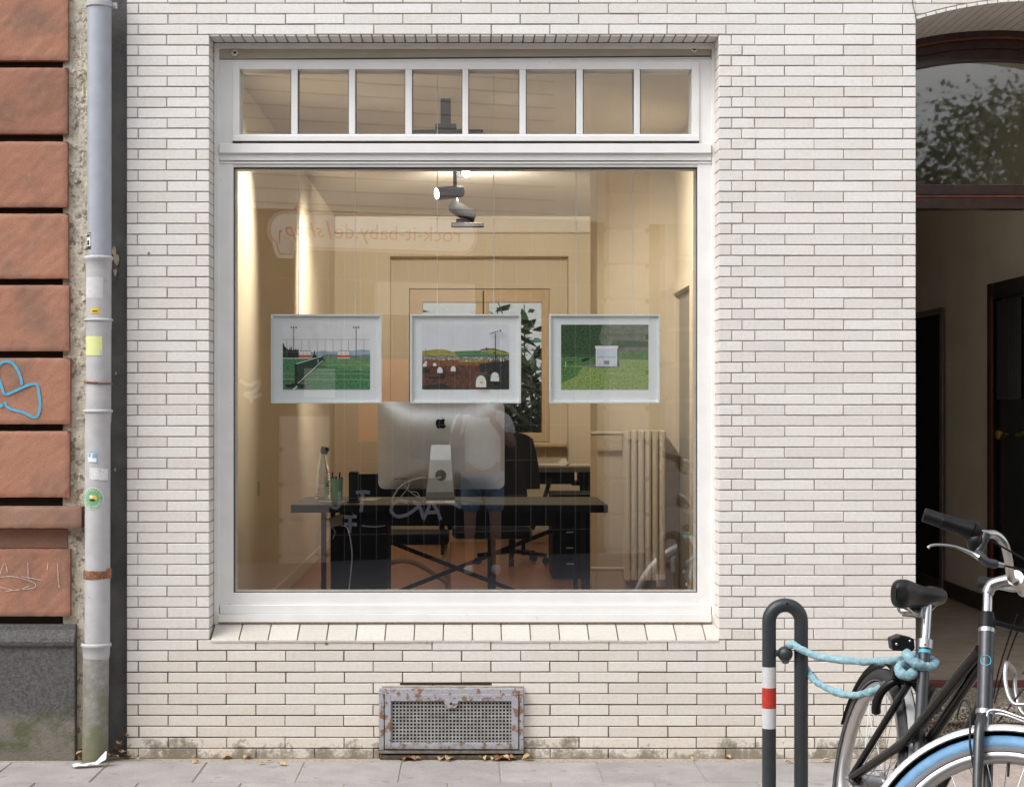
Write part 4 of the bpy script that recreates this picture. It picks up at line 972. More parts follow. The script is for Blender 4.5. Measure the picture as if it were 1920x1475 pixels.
# stand
YT = YC - .085
st = MB(); P0 = [at(808.5, 834, YT), at(844.5, 834, YT), at(849, 905, YT - .03), at(852, 928, YT - .045), at(797.5, 928, YT - .045), at(802, 905, YT - .03)]
tr = [(808.5, 844.5, 834, YT + .03), (806, 846.5, 862, YT + .006), (802.5, 849, 900, YT - .012), (799, 851, 922, YT - .012), (798, 852, 932, YT - .004), (798, 852, 937, YT + .018)]
for (a, b, y, d_), (a2, b2, y2, d2) in zip(tr, tr[1:]):
    st.add([at(a, y, d_), at(b, y, d_), at(b2, y2, d2), at(a2, y2, d2), at(a, y, d_+.007), at(b, y, d_+.007), at(b2, y2, d2+.007), at(a2, y2, d2+.007)], [(0,1,2,3),(4,7,6,5),(0,4,5,1),(1,5,6,2),(2,6,7,3),(3,7,4,0)])
xa, xb = X(798, YT), X(852, YT); st.box(xa, xb, YT + .012, YT + .21, DZ, DZ + .006)
st.build('stand', M_alu, CO, smooth=30)
hp = at(826.5, 891, YT - .012); MB().lathe([(.0285, 0), (.0285, .0045)], hp + Vector((0,.004,0)), (0,-1,.12), 28).build('cable_port', mat('port_grey', (.17,.19,.18), .4), CO)
# fruit-shaped emblem
lg = []; cl_ = (826.5, 793.5)
for x_, y_ in ((0,-6.5),(3,-8.2),(6,-8.3),(8.6,-6.8),(6.8,-4),(6.4,-.5),(7.6,2.6),(9.6,4.2),(8,7.6),(5.4,9.9),(2.6,9.2),(0,8.9),(-2.6,9.2),(-5.4,9.9),(-8.2,6.6),(-9.8,1.5),(-9.4,-3.5),(-7,-7.2),(-4,-8.3),(-2,-7.3)): lg.append(at(cl_[0] + x_, cl_[1] + y_, YC - .0545))
MB().prism(lg, (0, .004, 0)).build('emblem', M_logo, CO)
MB().prism([at(cl_[0] + x_, cl_[1] + y_, YC - .054) for x_, y_ in ((.4,-9.4),(1.2,-12),(3.8,-13.4),(3.3,-10.8))], (0, .0035, 0)).build('emblem', M_alu, CO)
M_cable = mat('white_cable', (.62,.62,.58), .45, var=.04)
def cable(pts, r, name='cable', parent=None, m=None):
    return MB().tube(bez(pts, 10), r, 8).build(name, m or M_cable, parent, smooth=True)
cable([hp + Vector((0,-.01,-.008)), at(812, 897, YT-.05), at(790, 896, YT-.05), at(765, 903, YT-.04), at(748, 915, YT-.03), at(738, 930, YT-.02), at(735, 942, YT-.02)], .0042, 'power_cable', CO)
cable([at(760, 900, YC-.03), at(760, 912, YC-.08), at(772, 924, YC-.09), at(790, 934, YC-.1)], .0022, 'cable', CO); cable([at(770, 900, YC-.03), at(764, 915, YC-.07), at(752, 931, YC-.08)], .0018, 'cable', CO); cable([at(770, 921, YC-.1), at(782, 923, YC-.1), at(788, 934, YC-.1)], .0018, 'cable', CO)
cable([at(752, 937, YC-.13), at(775, 940, YC-.14), at(795, 941, YC-.14)], .0018, 'cable', CO); cable([at(852, 936, YC-.1), at(880, 938, YC-.12), at(905, 940, YC-.12)], .0018, 'cable', CO); cable([at(856, 933, YC+.02), at(880, 933, YC+.02), at(903, 933, YC+.02)], .0025, 'cable', CO)
b_ = MB()
for x_ in (751, 755, 758.5, 763.5, 767): b_.pbox(x_, x_ + 2, 896, 898.5, YC - .0265, YC - .02)
b_.pbox(739, 748, 897, 898, YC - .024, YC - .018); b_.build('ports', M_gasket, CO)

# ---- things on the desk
M_bottle = None
def bottle_mat():
    m, nt, b = new_mat('bottle_glass'); nt.nodes.remove(b); out = [n_ for n_ in nt.nodes if n_.type == 'OUTPUT_MATERIAL'][0]
    t_ = nt.nodes.new('ShaderNodeBsdfTransparent'); t_.inputs[0].default_value = (.80,.82,.78,1); g = nt.nodes.new('ShaderNodeBsdfGlossy'); g.inputs['Roughness'].default_value = .06
    lw_ = nt.nodes.new('ShaderNodeLayerWeight'); lw_.inputs['Blend'].default_value = .45
    mx = nt.nodes.new('ShaderNodeMixShader'); nt.links.new(lw_.outputs['Fresnel'], mx.inputs[0]); nt.links.new(t_.outputs[0], mx.inputs[1]); nt.links.new(g.outputs[0], mx.inputs[2]); nt.links.new(mx.outputs[0], out.inputs['Surface']); return m
M_bottle = bottle_mat()
Yb = 1.62; sB = (DIST + Yb)/FPX
BT = thing('glass_carafe', (X(605, Yb), Yb, DZ), 'ribbed glass carafe with tilted black stopper at the left end of the desk', 'bottle')
pr = [(15.5,0),(16,2)]; 
for i in range(22): pr.append((15.6 - .0*i + (.7 if i % 2 else 0) - max(0, i-14)*.25, 4 + i*2.4))
pr += [(12,62),(9,72),(6.6,82),(6.2,90),(6.6,92)]
MB().lathe([(a*sB, b*sB) for a, b in pr], (X(605, Yb), Yb, DZ + .002), (0,0,1), 28, cap=False).build('glass_body', M_bottle, BT, smooth=30)
MB().lathe([(5.5*sB,0),(7.2*sB,4*sB),(7.8*sB,10*sB),(7.2*sB,13*sB),(3*sB,13.5*sB)], (X(607, Yb), Yb, DZ + 89*sB), (.25,0,1), 16).build('stopper', M_blackmetal, BT, smooth=40)
M_mint = mat('mint_plastic', (.30,.52,.38), .4, var=.05)
def cup(px_, Yc, w, h, label, pens):
    s = (DIST + Yc)/FPX; t = thing('pen_cup', (X(px_, Yc), Yc, DZ), label, 'pen cup')
    MB().lathe([(w*.42*s,0),(w*.5*s,h*s),(w*.46*s,h*s),(w*.40*s,2*s)], (X(px_, Yc), Yc, DZ + .001), (0,0,1), 20).build('cup_body', M_mint, t, smooth=40)
    for a, l in pens: MB().tube([(X(px_, Yc) + a*s*.4, Yc, DZ + .02), (X(px_, Yc) + a*s, Yc + .005, DZ + (h + l)*s)], .0045, 6).build('pen', M_blackmetal, t)
cup(632, 1.55, 22, 44, 'mint green pen cup with black pens beside the carafe', ((-9, 12), (5, 12), (-2, 5), (9, 3)))
cup(619, 1.66, 22, 45, 'mint green cup half hidden behind the glass carafe', ())
SP = thing('desk_speaker', (X(662, 1.5), 1.5, DZ), 'narrow upright black speaker between cups and computer', 'speaker')
b_ = MB(); b_.pbox(653.5, 671, 884, 942, 1.5, 1.6); b_.build('speaker_body', M_blackmetal, SP, bevel=.008)
MB().pbox(651, 673.5, 940, 945.3, 1.49, 1.62).build('speaker_foot', M_blackmetal, SP, bevel=.003)
M_paper = mat('paper', (.74,.68,.58), .8, var=.04)
def sheet(pts, label, z, grp='papers on the desks'):
    o = MB().prism([Vector((x_, y_, z)) for x_, y_ in pts], (0, 0, .0012)).build('paper_sheet', M_paper); return tag(o, label, 'paper', grp)
def onz(px_, py_, z):   # point on the horizontal plane z
    d_ = (EYE - z)*FPX/(py_ - VY); return ((px_ - VX)*d_/FPX, d_ - DIST)
sheet([onz(676, 937.5, DZ), onz(700, 938.5, DZ), onz(716, 934, DZ), onz(688, 934.5, DZ)], 'sheet of paper lying between the speaker and the computer', DZ + .001)
sheet([onz(592, 940, DZ), onz(640, 942, DZ), onz(646, 939, DZ), onz(600, 938, DZ)], 'flat paper lying under the carafe and the cups', DZ + .0003)
# power strip and cables hanging under the desk
M_router = mat('grey_plastic', (.45,.45,.40), .5, var=.05)
PB = thing('power_box', at(630, 985, 1.46), 'pale power box hanging with tangled cables below the desk edge', 'power box')
MB().prism([at(617, 971, 1.46), at(642, 963, 1.46), at(642, 984, 1.46), at(619, 989, 1.46)], (0, .05, 0)).build('box', M_router, PB, bevel=.004)
for pts, r in (([(619, 985), (610, 990), (607, 1005), (610, 1030), (611, 1060), (604, 1100), (603, 1115)], .0042), ([(640, 985), (650, 988), (656, 1005), (660, 1040), (657, 1080), (653, 1115)], .003), ([(617, 983), (600, 992), (594, 1010), (596, 1040), (604, 1044), (610, 1036)], .0022), ([(615, 962), (612, 970), (618, 975)], .004), ([(622, 988), (628, 996), (624, 1010)], .0018), ([(678, 985), (700, 987), (722, 985)], .003), ([(655, 946), (656, 955), (668, 970)], .0015)):
    cable([at(a, b, 1.44) for a, b in pts], r, 'cable', PB)

# ---- second desk, chairs, drawers
E0, E1 = 6.95, 7.85; EZ = DZ
D2 = thing('desk', (.4, 7.4, FZ), 'second black desk below the back window', 'desk')
ex0, ex1 = X(800, E0), 1.28
MB().box(ex0, ex1, E0, E1, EZ - .04, EZ).build('desk_board', M_desktop, D2, bevel=.003)
MB().box(ex0 + .05, X(1078, E0), E0 + .05, E0 + .07, EZ - .14, EZ - .041).build('apron', M_desk, D2)
for px_ in (830, 982, 1092, 1100, 1108, 1115): MB().box(X(px_ - 3.5, E0), X(px_ + 3.5, E0), E0 + .06, E0 + .12, FZ, EZ - .041).build('leg', M_desk, D2)
M_orange = mat('orange_folder', (.45,.15,.03), .6)
of = MB().pbox(1082, 1094, 885, 905, E0 + .3, E0 + .34).build('paper_folder', M_orange); tag(of, 'orange folder standing on the shelf under the back desk', 'folder'); of.location.z = 0
sh_ = MB().box(X(1076, E0), 1.26, E0 + .2, E0 + .6, Z(912, E0), Z(905.4, E0)).build('shelf', M_desk, D2)
sheet([onz(1006, 872, EZ), onz(1060, 873.5, EZ), onz(1066, 869, EZ), onz(1015, 868.5, EZ)], 'spread paper near the middle of the back desk', EZ + .001)
sheet([onz(1066, 873.5, EZ), onz(1117, 873, EZ), onz(1117, 868.3, EZ), onz(1072, 868.8, EZ)], 'paper at the right end of the back desk', EZ + .002)
sheet([onz(946, 875.5, EZ), onz(962, 874.5, EZ), onz(966, 871.5, EZ), onz(946, 872, EZ)], 'small paper on the back desk beside the computer', EZ + .001)
p_ = onz(1055, 870, EZ); o = MB().add([(p_[0]-.05, p_[1], EZ+.004), (p_[0]+.06, p_[1], EZ+.004), (p_[0]+.01, p_[1]+.02, EZ+.055), (p_[0]-.02, p_[1]+.1, EZ+.004)], [(0,1,2),(1,3,2),(3,0,2),(0,3,1)]).build('folded_paper', M_paper); tag(o, 'folded paper standing up like a tent on the back desk', 'paper', 'papers on the desks')
# drawer cabinet
C0 = 4.95
DC = thing('drawer_cabinet', (X(1085, C0), C0 + .3, FZ), 'black drawer cabinet with short metal handles under the desks', 'cabinet')
cx0_, cx1_ = X(1036, C0), X(1128, C0); ct = FZ + .60
MB().box(cx0_, cx1_, C0 + .012, C0 + .6, FZ, ct).build('carcass', M_desk, DC, bevel=.004)
for i in range(5):
    z0 = FZ + .035 + i*.112
    dr = MB().box(cx0_ + .006, cx1_ - .006, C0, C0 + .011, z0, z0 + .106).build('drawer', M_desk, DC, bevel=.003)
    MB().box(X(1062, C0), X(1078, C0), C0 - .018, C0 - .001, z0 + .070, z0 + .078).build('handle', M_alu, dr)
def office_chair(base, back_px, label, seed):
    t = thing('office_chair', base, label, 'chair', 'office chairs')
    bx, by, _ = base; sz = FZ + .47
    def bk(u, v): a = 2*u - 1; return Vector((bx + a*.23*(1 - .25*v*v), by + .20 + .05*a*a + .05*v, sz + .10 + .45*v - .05*abs(a)**3*v))
    b = MB(); b.grid(bk, 12, 10); b.grid(lambda u, v: bk(u, v) + Vector((0, .035, 0)), 12, 10); b.build('backrest', M_blackmetal, t, smooth=60)
    MB().box(bx - .24, bx + .24, by - .22, by + .22, sz - .04, sz + .04).build('seat', M_blackmetal, t, bevel=.035, seg=3)
    MB().obox((bx, by + .1, sz - .02), (bx, by + .25, sz + .2), .05, .02).build('back_bar', M_blackmetal, t)
    MB().tube([(bx, by, FZ + .08), (bx, by, sz - .04)], .026, 12).build('gas_column', M_blackmetal, t)
    for i in range(5):
        a = i*1.2566 + seed; q = Vector((bx + math.cos(a)*.28, by + math.sin(a)*.28, FZ + .07))
        f_ = MB().obox((bx, by, FZ + .10), q, .035, .03).build('base_arm', M_blackmetal, t); MB().lathe([(.028,-.02),(.028,.02)], q + Vector((0,0,-.042)), (math.sin(a), -math.cos(a), 0), 12).build('castor', M_blackmetal, f_)
    for s_ in (-1, 1): MB().tube(bez([(bx + s_*.25, by + .12, sz), (bx + s_*.29, by + .05, sz + .15), (bx + s_*.29, by - .12, sz + .19)], 5), .018, 8).build('armrest', M_blackmetal, t, smooth=True)
    return t
office_chair((X(922, 3.1), 3.15, FZ), None, 'black office chair behind the computer on its right', .3)
office_chair((X(960, 6.2), 6.2, FZ), None, 'black office chair pushed up to the back desk', .9)
# bentwood chair behind the desk
M_bent = mat('bent_wood', (.42,.27,.14), .4, var=.15, vs=20)
BC = thing('bentwood_chair', (X(755, 2.7), 2.7, FZ), 'wooden bentwood chair with dark seat behind the desk on the left', 'chair')
bx = X(762, 2.7)
for s_ in (-.24, .24):
    MB().tube(bez([(bx + s_ + .02, 2.45, FZ + .02), (bx + s_, 2.5, FZ + .30), (bx + s_, 2.62, FZ + .44), (bx + s_, 2.95, FZ + .42), (bx + s_, 3.02, FZ + .2), (bx + s_, 2.9, FZ + .03), (bx + s_, 2.5, FZ + .02)], 6), .018, 8).build('bent_leg', M_bent, BC, smooth=True)
MB().tube(bez([(bx - .24, 2.47, FZ + .22), (bx - .1, 2.42, FZ + .33), (bx + .05, 2.42, FZ + .34), (bx + .24, 2.47, FZ + .22)], 6), .016, 8).build('front_hoop', M_bent, BC, smooth=True)
MB().box(bx - .25, bx + .25, 2.5, 2.98, FZ + .43, FZ + .49).build('seat', M_desk, BC, bevel=.02)
MB().grid(lambda u, v: Vector((bx - .30 + .60*u, 3.0 + .06*(2*u-1)**2*-1, FZ + .66 + .16*v)), 12, 4).build('backrest', M_desk, BC, smooth=60)
for s_ in (-.2, .2): MB().tube([(bx + s_, 2.96, FZ + .45), (bx + s_, 3.0, FZ + .72)], .014, 8).build('back_post', M_desk, BC)

# ---- radiator on the pier
M_rad = mat('radiator_enamel', (.68,.62,.52), .4, var=.03)
RD = thing('radiator', (X(1210, 3.9), 3.9, FZ), 'cream column radiator with pipes in front of the wall pier', 'radiator')
Yr = 3.86; z0, z1 = Z(1088, Yr), Z(806, Yr)
for i in range(6):
    xx = X(1176 + i*13.2, Yr)
    b = MB()
    for dy in (0, .06, .12): b.tube(bez([(xx, Yr + dy, z0 + .03), (xx, Yr + dy, z1 - .03)], 2), .0205, 12)
    b.box(xx - .022, xx + .022, Yr - .018, Yr + .138, z0, z0 + .07); b.box(xx - .022, xx + .022, Yr - .018, Yr + .138, z1 - .07, z1)
    b.build('radiator_column', M_rad, RD, bevel=.012, seg=3)
for yy in (812, 1066): MB().tube([at(1108, yy, Yr + .05), at(1176, yy, Yr + .05)], .014, 10).build('radiator_pipe', M_rad, RD, smooth=True)
MB().tube([at(1113, 1066, Yr + .05), at(1113, 1120, Yr + .05)], .012, 8).build('radiator_pipe', M_rad, RD)
# poster edge on the right wall next to the pane
pz = MB().box(RXW - .012, RXW - .002, 2.40, 2.9, Z(870, 2.9), Z(808, 2.9)).build('wall_poster', mat('poster_print', (.22,.16,.14), .5, var=.7, vs=14, c2=(.5,.18,.06), thr=.56)); tag(pz, 'colourful poster edge on the right inner wall beside the window', 'poster')
# ------------------------------------------------------------------ bicycle stand (hooped bollard)
M_anth = mat('anthracite_powder_coat', (.030,.035,.039), .42, var=.12, vs=30, bs=.08, bscale=400)
M_refl_w = mat('reflective_white', (.60,.60,.62), .45, var=.12, vs=220); M_refl_r = mat('reflective_red', (.46,.035,.02), .5, var=.15, vs=60)
YBO = -1.51
BO = thing('bicycle_stand', (X(1473, YBO), YBO, 0), 'dark grey hooped bicycle stand with red and white reflective band', 'bike stand')
cxl, cxr = X(1442, YBO), X(1502, YBO); rb = (X(1455, YBO) - X(1429, YBO))/2; zt = Z(1121, YBO) - rb; Rh = (cxr - cxl)/2
P = [Vector((cxl, YBO, -.02)), Vector((cxl, YBO, .3)), Vector((cxl, YBO, zt - Rh))]
for i in range(1, 24): a = math.pi - math.pi*i/24; P.append(Vector(((cxl+cxr)/2 + Rh*math.cos(a), YBO, zt - Rh + Rh*math.sin(a))))
P += [Vector((cxr, YBO, zt - Rh)), Vector((cxr, YBO, .3)), Vector((cxr, YBO, -.02))]
MB().tube(P, rb, 24).build('hoop', M_anth, BO, smooth=40)
for a, b, m in ((1249, 1288, M_refl_w), (1288.3, 1326, M_refl_r), (1326.3, 1364, M_refl_w)):
    za, zb_ = Z(b, YBO), Z(a, YBO); MB().lathe([(rb*1.02, 0), (rb*1.02, zb_ - za)], (cxl, YBO, za), (0,0,1), 28, cap=False).build('reflective_band', m, BO, smooth=40)
ball = at(1472, 1225, YBO - .01); MB().sphere(ball, .0265, 20).build('hook_ball', M_anth, BO, smooth=60); MB().tube([ball, ball + Vector((-.045, .004, 0))], .010, 10).build('hook_pin', M_anth, BO)
MB().lathe([(.0045, 0), (.004, .003)], at(1476, 1131, YBO - rb*.95), (0,-1,.3), 10).build('rivet', M_blackmetal, BO)

# ------------------------------------------------------------------ bicycle
q_ = dict(xr=1.190, yr=-2.1208, th=-1.516, lean=-.1652, phi=.949, wb=1.0413, ht=.416, cl=.5497, sa=1.2625)
Mrot = Matrix.Rotation(q_['th'], 3, 'Z') @ Matrix.Rotation(q_['lean'], 3, 'X')
ORG = Vector((q_['xr'], q_['yr'], 0))
W = lambda p: Mrot @ Vector(p) + ORG
ha = R(69); uv = Vector((-math.cos(ha), 0, math.sin(ha))); nv_ = Vector((math.sin(ha), 0, math.cos(ha)))
hub = Vector((q_['wb'], 0, .35)); Ax = hub - .055*nv_; lo_ = Ax + uv*q_['ht']; hi_ = lo_ + uv*.215
Srot = Matrix.Rotation(q_['phi'], 3, uv)
S = lambda p: Ax + Srot @ (Vector(p) - Ax)
WS = lambda p: W(S(p))
barp = lambda a, y, b: WS(hi_ + nv_*a + Vector((0, y, 0)) + uv*b)
BB = Vector((.46, 0, .29)); su = Vector((-math.cos(q_['sa']), 0, math.sin(q_['sa']))); colr_ = BB + su*q_['cl']
BK = thing('bicycle', (1.26, -2.6, 0), 'black step-through city bicycle with blue front tyre chained to the bike stand', 'bicycle')
M_bframe = mat('grey_black_frame', (.009,.009,.010), .22, .0, var=.15, vs=40, spec=.35); M_btube = mat('charcoal_satin_tube', (.075,.078,.084), .28, .6, var=.12, vs=50)
M_silver = mat('silver_alloy', (.50,.50,.51), .32, .95, var=.05, vs=30); M_rim = mat('rim_alloy', (.58,.57,.58), .34, .9, var=.05, vs=30); M_fend = mat('silver_mudguard', (.58,.58,.59), .35, .15, var=.05, vs=25)
M_tyre = mat('black_tyre', (.028,.028,.03), .75, var=.25, vs=60, bs=.6, bscale=160, bd=.002); M_tyre_b = mat('blue_tyre', (.14,.30,.50), .6, var=.12, vs=30, bs=.5, bscale=120, bd=.002)
M_tyre_g = mat('grey_sidewall', (.20,.20,.21), .6, var=.1); M_rub = mat('black_rubber', (.009,.009,.0095), .42, spec=.3, var=.2, vs=60, bs=.15, bscale=300); M_purp = mat('rim_edge_blue', (.16,.14,.38), .4)
M_sad = mat('black_saddle_vinyl', (.010,.0105,.011), .34, spec=.4, var=.15, vs=30, bs=.10, bscale=500); M_cyan = mat('cyan_decal', (.08,.50,.66), .4, var=.03); M_chrome = mat('chrome', (.55,.55,.56), .2, 1.0, var=.03); M_amber = mat('amber_reflector', (.55,.20,.02), .25)
M_deepblack = mat('lock_plastic', (.007,.007,.0075), .38, spec=.3, var=.2, vs=40)

def ring(fn, hubp, prof, n, m, name, parent, a0_=0, a1_=2*math.pi, flip=0):
    "sweep profile (radius, lateral) around the hub in the x-z plane of the bike frame; fn maps to world"
    b = MB(); full = abs(a1_ - a0_ - 2*math.pi) < 1e-4; k = len(prof); N = n if full else n + 1
    for i in range(N):
        a = a0_ + (a1_ - a0_)*i/n
        for r_, y_ in prof: b.v.append(fn(hubp + Vector((math.cos(a)*r_, y_, math.sin(a)*r_))))
    for i in range(n):
        j = (i + 1) % N
        for t in range(k - (0 if flip else 1)):
            t2 = (t + 1) % k; b.f.append([i*k+t, i*k+t2, j*k+t2, j*k+t]); b.m.append(0)
    return b.build(name, m, parent, smooth=50)
def tyre_prof(r0, r1, a0_, a1_, n=8):
    c0, rad = (r0 + r1)/2, (r1 - r0)/2; return [(c0 + rad*math.cos(a0_ + (a1_-a0_)*i/n), rad*math.sin(a0_ + (a1_-a0_)*i/n)*.98) for i in range(n+1)]
def wheel(fn, h, mt, front):
    wb_ = MB().lathe([(.018, -.035), (.022, -.03), (.022, .03), (.018, .035)], Vector((0,0,0)), (0,1,0), 16)
    hubo = MB(); hubo.v = []; 
    prof = [(.020, -.045), (.034 if not front else .026, -.04), (.036 if not front else .03, -.032), (.022, -.028), (.022, .028), (.036 if not front else .03, .032), (.034 if not front else .026, .04), (.02, .045)]
    wo_ = ring(fn, h, tyre_prof(.305, .352, -2.35, 2.35, 14), 72, mt, 'front_wheel_tyre' if front else 'rear_wheel_tyre', BK)
    if front:
        for s_ in (-1, 1): ring(fn, h, [(.318, s_*.0245), (.311, s_*.0235), (.306, s_*.0215)], 72, M_tyre_g, 'sidewall', wo_); ring(fn, h, [(.3075, s_*.0205), (.3045, s_*.0192)], 72, M_purp, 'rim_edge', wo_)
    else:
        for s_ in (-1, 1): ring(fn, h, [(.3130, s_*.0245), (.311, s_*.0242)], 72, M_tyre_g, 'sidewall', wo_)
    ring(fn, h, [(.307, .0175), (.307, -.0175), (.296, -.0185), (.288, -.016), (.279, -.007), (.279, .007), (.288, .016), (.296, .0185)], 72, M_rim, 'rim', wo_, flip=1)
    ring(fn, h, prof, 20, M_silver, 'hub', wo_)
    sp = MB(); NS = 36
    for i in range(NS):
        s_ = 1 if i % 2 else -1; a = 2*math.pi*i/NS; ah = a + (.75 if (i // 2) % 2 else -.75)
        sp.tube([fn(h + Vector((math.cos(ah)*.033, s_*.033, math.sin(ah)*.033))), fn(h + Vector((math.cos(a)*.281, s_*.003, math.sin(a)*.281)))], .0011, 5)
    sp.build('spokes', M_chrome, wo_)
    MB().tube([fn(h + Vector((0, -.078, 0))), fn(h + Vector((0, .078, 0)))], .006, 8).build('axle', M_silver, wo_)
    for s_ in (-1, 1): MB().tube([fn(h + Vector((0, s_*.066, 0))), fn(h + Vector((0, s_*.085, 0)))], [.011, .008], 8).build('axle_nut', M_silver, wo_)
    # valve
    a = 1.9; MB().tube([fn(h + Vector((math.cos(a)*.28, 0, math.sin(a)*.28))), fn(h + Vector((math.cos(a)*.245, 0, math.sin(a)*.245)))], [.004, .003], 8).build('valve', M_blackmetal, wo_)
    return wo_
hr = Vector((0, 0, .35))
wheel(W, hr, M_tyre, False); wheel(WS, hub, M_tyre_b, True)
# mudguards: silver outside, dark inside
def guard(fn, h, a0_, a1_, outer, name, kr=1.0, ky=1.0, slim=False):
    pr_o = [(.359, -.0272), (.366, -.027), (.372, -.025), (.378, -.014), (.379, 0), (.378, .014), (.372, .025), (.366, .027), (.359, .0272)]
    if slim: pr_o = [(.3735, -.024), (.378, -.014), (.379, 0), (.378, .014), (.3735, .024)]
    pr_o = [(r_*kr, y_*ky) for r_, y_ in pr_o]
    g_ = ring(fn, h, pr_o, 48, outer, name, BK, a0_, a1_)
    ring(fn, h, [(r_ - .003, y_*.97) for r_, y_ in pr_o], 48, M_deepblack, 'mudguard_lining', g_, a0_, a1_); return g_
guard(WS, hub, R(5), R(200), M_fend, 'front_mudguard'); guard(W, hr, R(-15), R(162), M_deepblack, 'rear_mudguard', .985, .85, True)
ring(W, hr, [(.3740, -.013), (.3750, 0), (.3740, .013)], 40, M_fend, 'mudguard_face', bpy.data.objects['rear_mudguard'], R(-12), R(62))
# frame
FRM = MB(); FRM.tube([W(hi_ + uv*.006), W(lo_ - uv*.004)], .0205, 24); HT = FRM.build('head_tube', M_btube, BK, smooth=40)
for pp, k in ((lo_ - uv*.004, .0225), (hi_ + uv*.002, .022)): MB().tube([W(pp - uv*.006), W(pp + uv*.006)], k, 24).build('headset_ring', M_silver, HT, smooth=40)
MB().tube([W(hi_ + uv*.008), W(hi_ + uv*.03), W(hi_ + uv*.052)], [.024, .022, .017], 20).build('headset_cap', M_blackmetal, HT, smooth=40)
MB().obox(W(hi_ + uv*.028 + Vector((.01, .01, 0))), W(hi_ + uv*.018 + Vector((-.02, .105, 0))), .03, .014).build('lamp_bracket', M_blackmetal, HT, bevel=.003)
e_ = W(hi_ - uv*.085); fwd = (Mrot @ Vector((1, 0, 0))).normalized(); view = (Vector((0, -DIST, EYE)) - e_).normalized()
hx_ = (W(hi_) - W(lo_)).normalized(); sd_ = view - hx_*view.dot(hx_); sd_.normalize(); tn = hx_.cross(sd_)
rg = []; 
for i in range(28):
    a = 2*math.pi*i/28; t_ = math.cos(a)*.0135/.0214; rg.append(W(hi_ - uv*.085)*0 + e_ + hx_*math.sin(a)*.0135 + (sd_*math.cos(t_) + tn*math.sin(t_))*.0214)
MB().tube(rg, .0012, 6, closed=True).build('ring_emblem', M_cyan, HT)
ST = MB().tube([W(BB), W(colr_)], .0172, 24).build('seat_tube', M_btube, BK, smooth=40)
MB().tube([W(colr_ - su*.020), W(colr_ - su*.010)], .0178, 24).build('cyan_band', M_cyan, ST, smooth=40)
MB().tube([W(colr_ - su*.006), W(colr_ + su*.020)], .0225, 24).build('seat_clamp', M_silver, ST, smooth=40)
MB().sphere(W(colr_ + su*.007 + Vector((.02, -.006, 0))), .0045, 8).build('clamp_bolt', M_rust, ST)
SPT = MB().tube([W(colr_), W(colr_ + su*.125)], .0138, 20).build('seat_post', M_chrome, BK, smooth=40)
mid = BB + su*(q_['cl'] - .275)
for s_ in (-1, 1):
    a_, b2_, c2_ = hi_ - uv*.055 + Vector((-.012, s_*.012, 0)), mid + Vector((-.02, s_*.031, -.012)), Vector((.0, s_*.062, .352))
    P = [a_.lerp(b2_, t_) for t_ in (0, .3, .6, .8, .9)] + [a_.lerp(b2_, .97).lerp(b2_.lerp(c2_, .05), .5), b2_.lerp(c2_, .12)] + [b2_.lerp(c2_, t_) for t_ in (.25, .5, .75, 1)]
    MB().tube([W(p_) for p_ in P], [.0155]*5 + [.015]*2 + [.0135]*4, 14).build('lateral_tube', M_bframe, BK, smooth=40)
    MB().tube([W(BB + su*(q_['cl'] - .12) + Vector((-.02, s_*.036, .0))), W(Vector((.0, s_*.064, .355)))], .0108, 12).build('seat_stay', M_bframe, BK, smooth=40)
    MB().tube([W(BB + Vector((-.03, s_*.04, 0))), W(Vector((.0, s_*.062, .348)))], .011, 12).build('chain_stay', M_bframe, BK, smooth=40)
MB().tube([W(lo_ + uv*.03), W(BB)], .0175, 18).build('down_tube', M_bframe, BK, smooth=40)
MB().tube([W(mid + Vector((.0, -.034, 0))), W(mid + Vector((0, .036, 0)))], .012, 12).build('lug_bolt', M_btube, BK, smooth=40)
MB().tube([W(BB + Vector((0, -.04, 0))), W(BB + Vector((0, .04, 0)))], .022, 16).build('bottom_bracket', M_bframe, BK, smooth=40)
# white inventory sticker on the seat tube
e2 = W(BB + su*.185); dv = (Vector((0, -DIST, EYE)) - e2); axs = (W(colr_) - W(BB)).normalized(); dv = dv - axs*dv.dot(axs); dv.normalize(); t2_ = axs.cross(dv)
MB().grid(lambda u, v: e2 + axs*(v - .5)*.022 + (dv*math.cos((u-.5)*1.1) + t2_*math.sin((u-.5)*1.1))*.0178, 6, 2).build('sticker', S_w, ST, smooth=60)
# cranks, pedals, chain case
for s_, a in ((1, .2), (-1, .2 + math.pi)):
    cr = BB + Vector((math.cos(a)*.165*1, s_*.075, math.sin(a)*.165))
    ck = MB().obox(W(BB + Vector((0, s_*.06, 0))), W(cr), .016, .022).build('crank', M_silver, BK, bevel=.004)
    ped = MB().obox(W(cr + Vector((-.045, s_*.055, 0))), W(cr + Vector((.045, s_*.055, 0))), .085, .022).build('pedal', M_rub, ck, bevel=.005)
    MB().obox(W(cr + Vector((.046, s_*.035, 0))), W(cr + Vector((.046, s_*.078, 0))), .006, .012).build('pedal_reflector', M_amber, ck)
cc = MB(); pts = [Vector((.02, -.050, .325)), Vector((.06, -.050, .345)), Vector((.42, -.050, .375)), Vector((.53, -.050, .36)), Vector((.565, -.050, .29)), Vector((.53, -.050, .21)), Vector((.42, -.050, .185)), Vector((.06, -.050, .255)), Vector((.02, -.050, .275))]
cc.prism([W(p_) for p_ in pts], Mrot @ Vector((0, -.02, 0))); cc.build('chain_case', mat('grey_chain_case', (.10,.10,.10), .5), BK, bevel=.006)
# kickstand foot
MB().tube([W((.10, .05, .30)), W((.04, .20, .02))], .009, 10).build('kickstand', M_silver, BK, smooth=40)
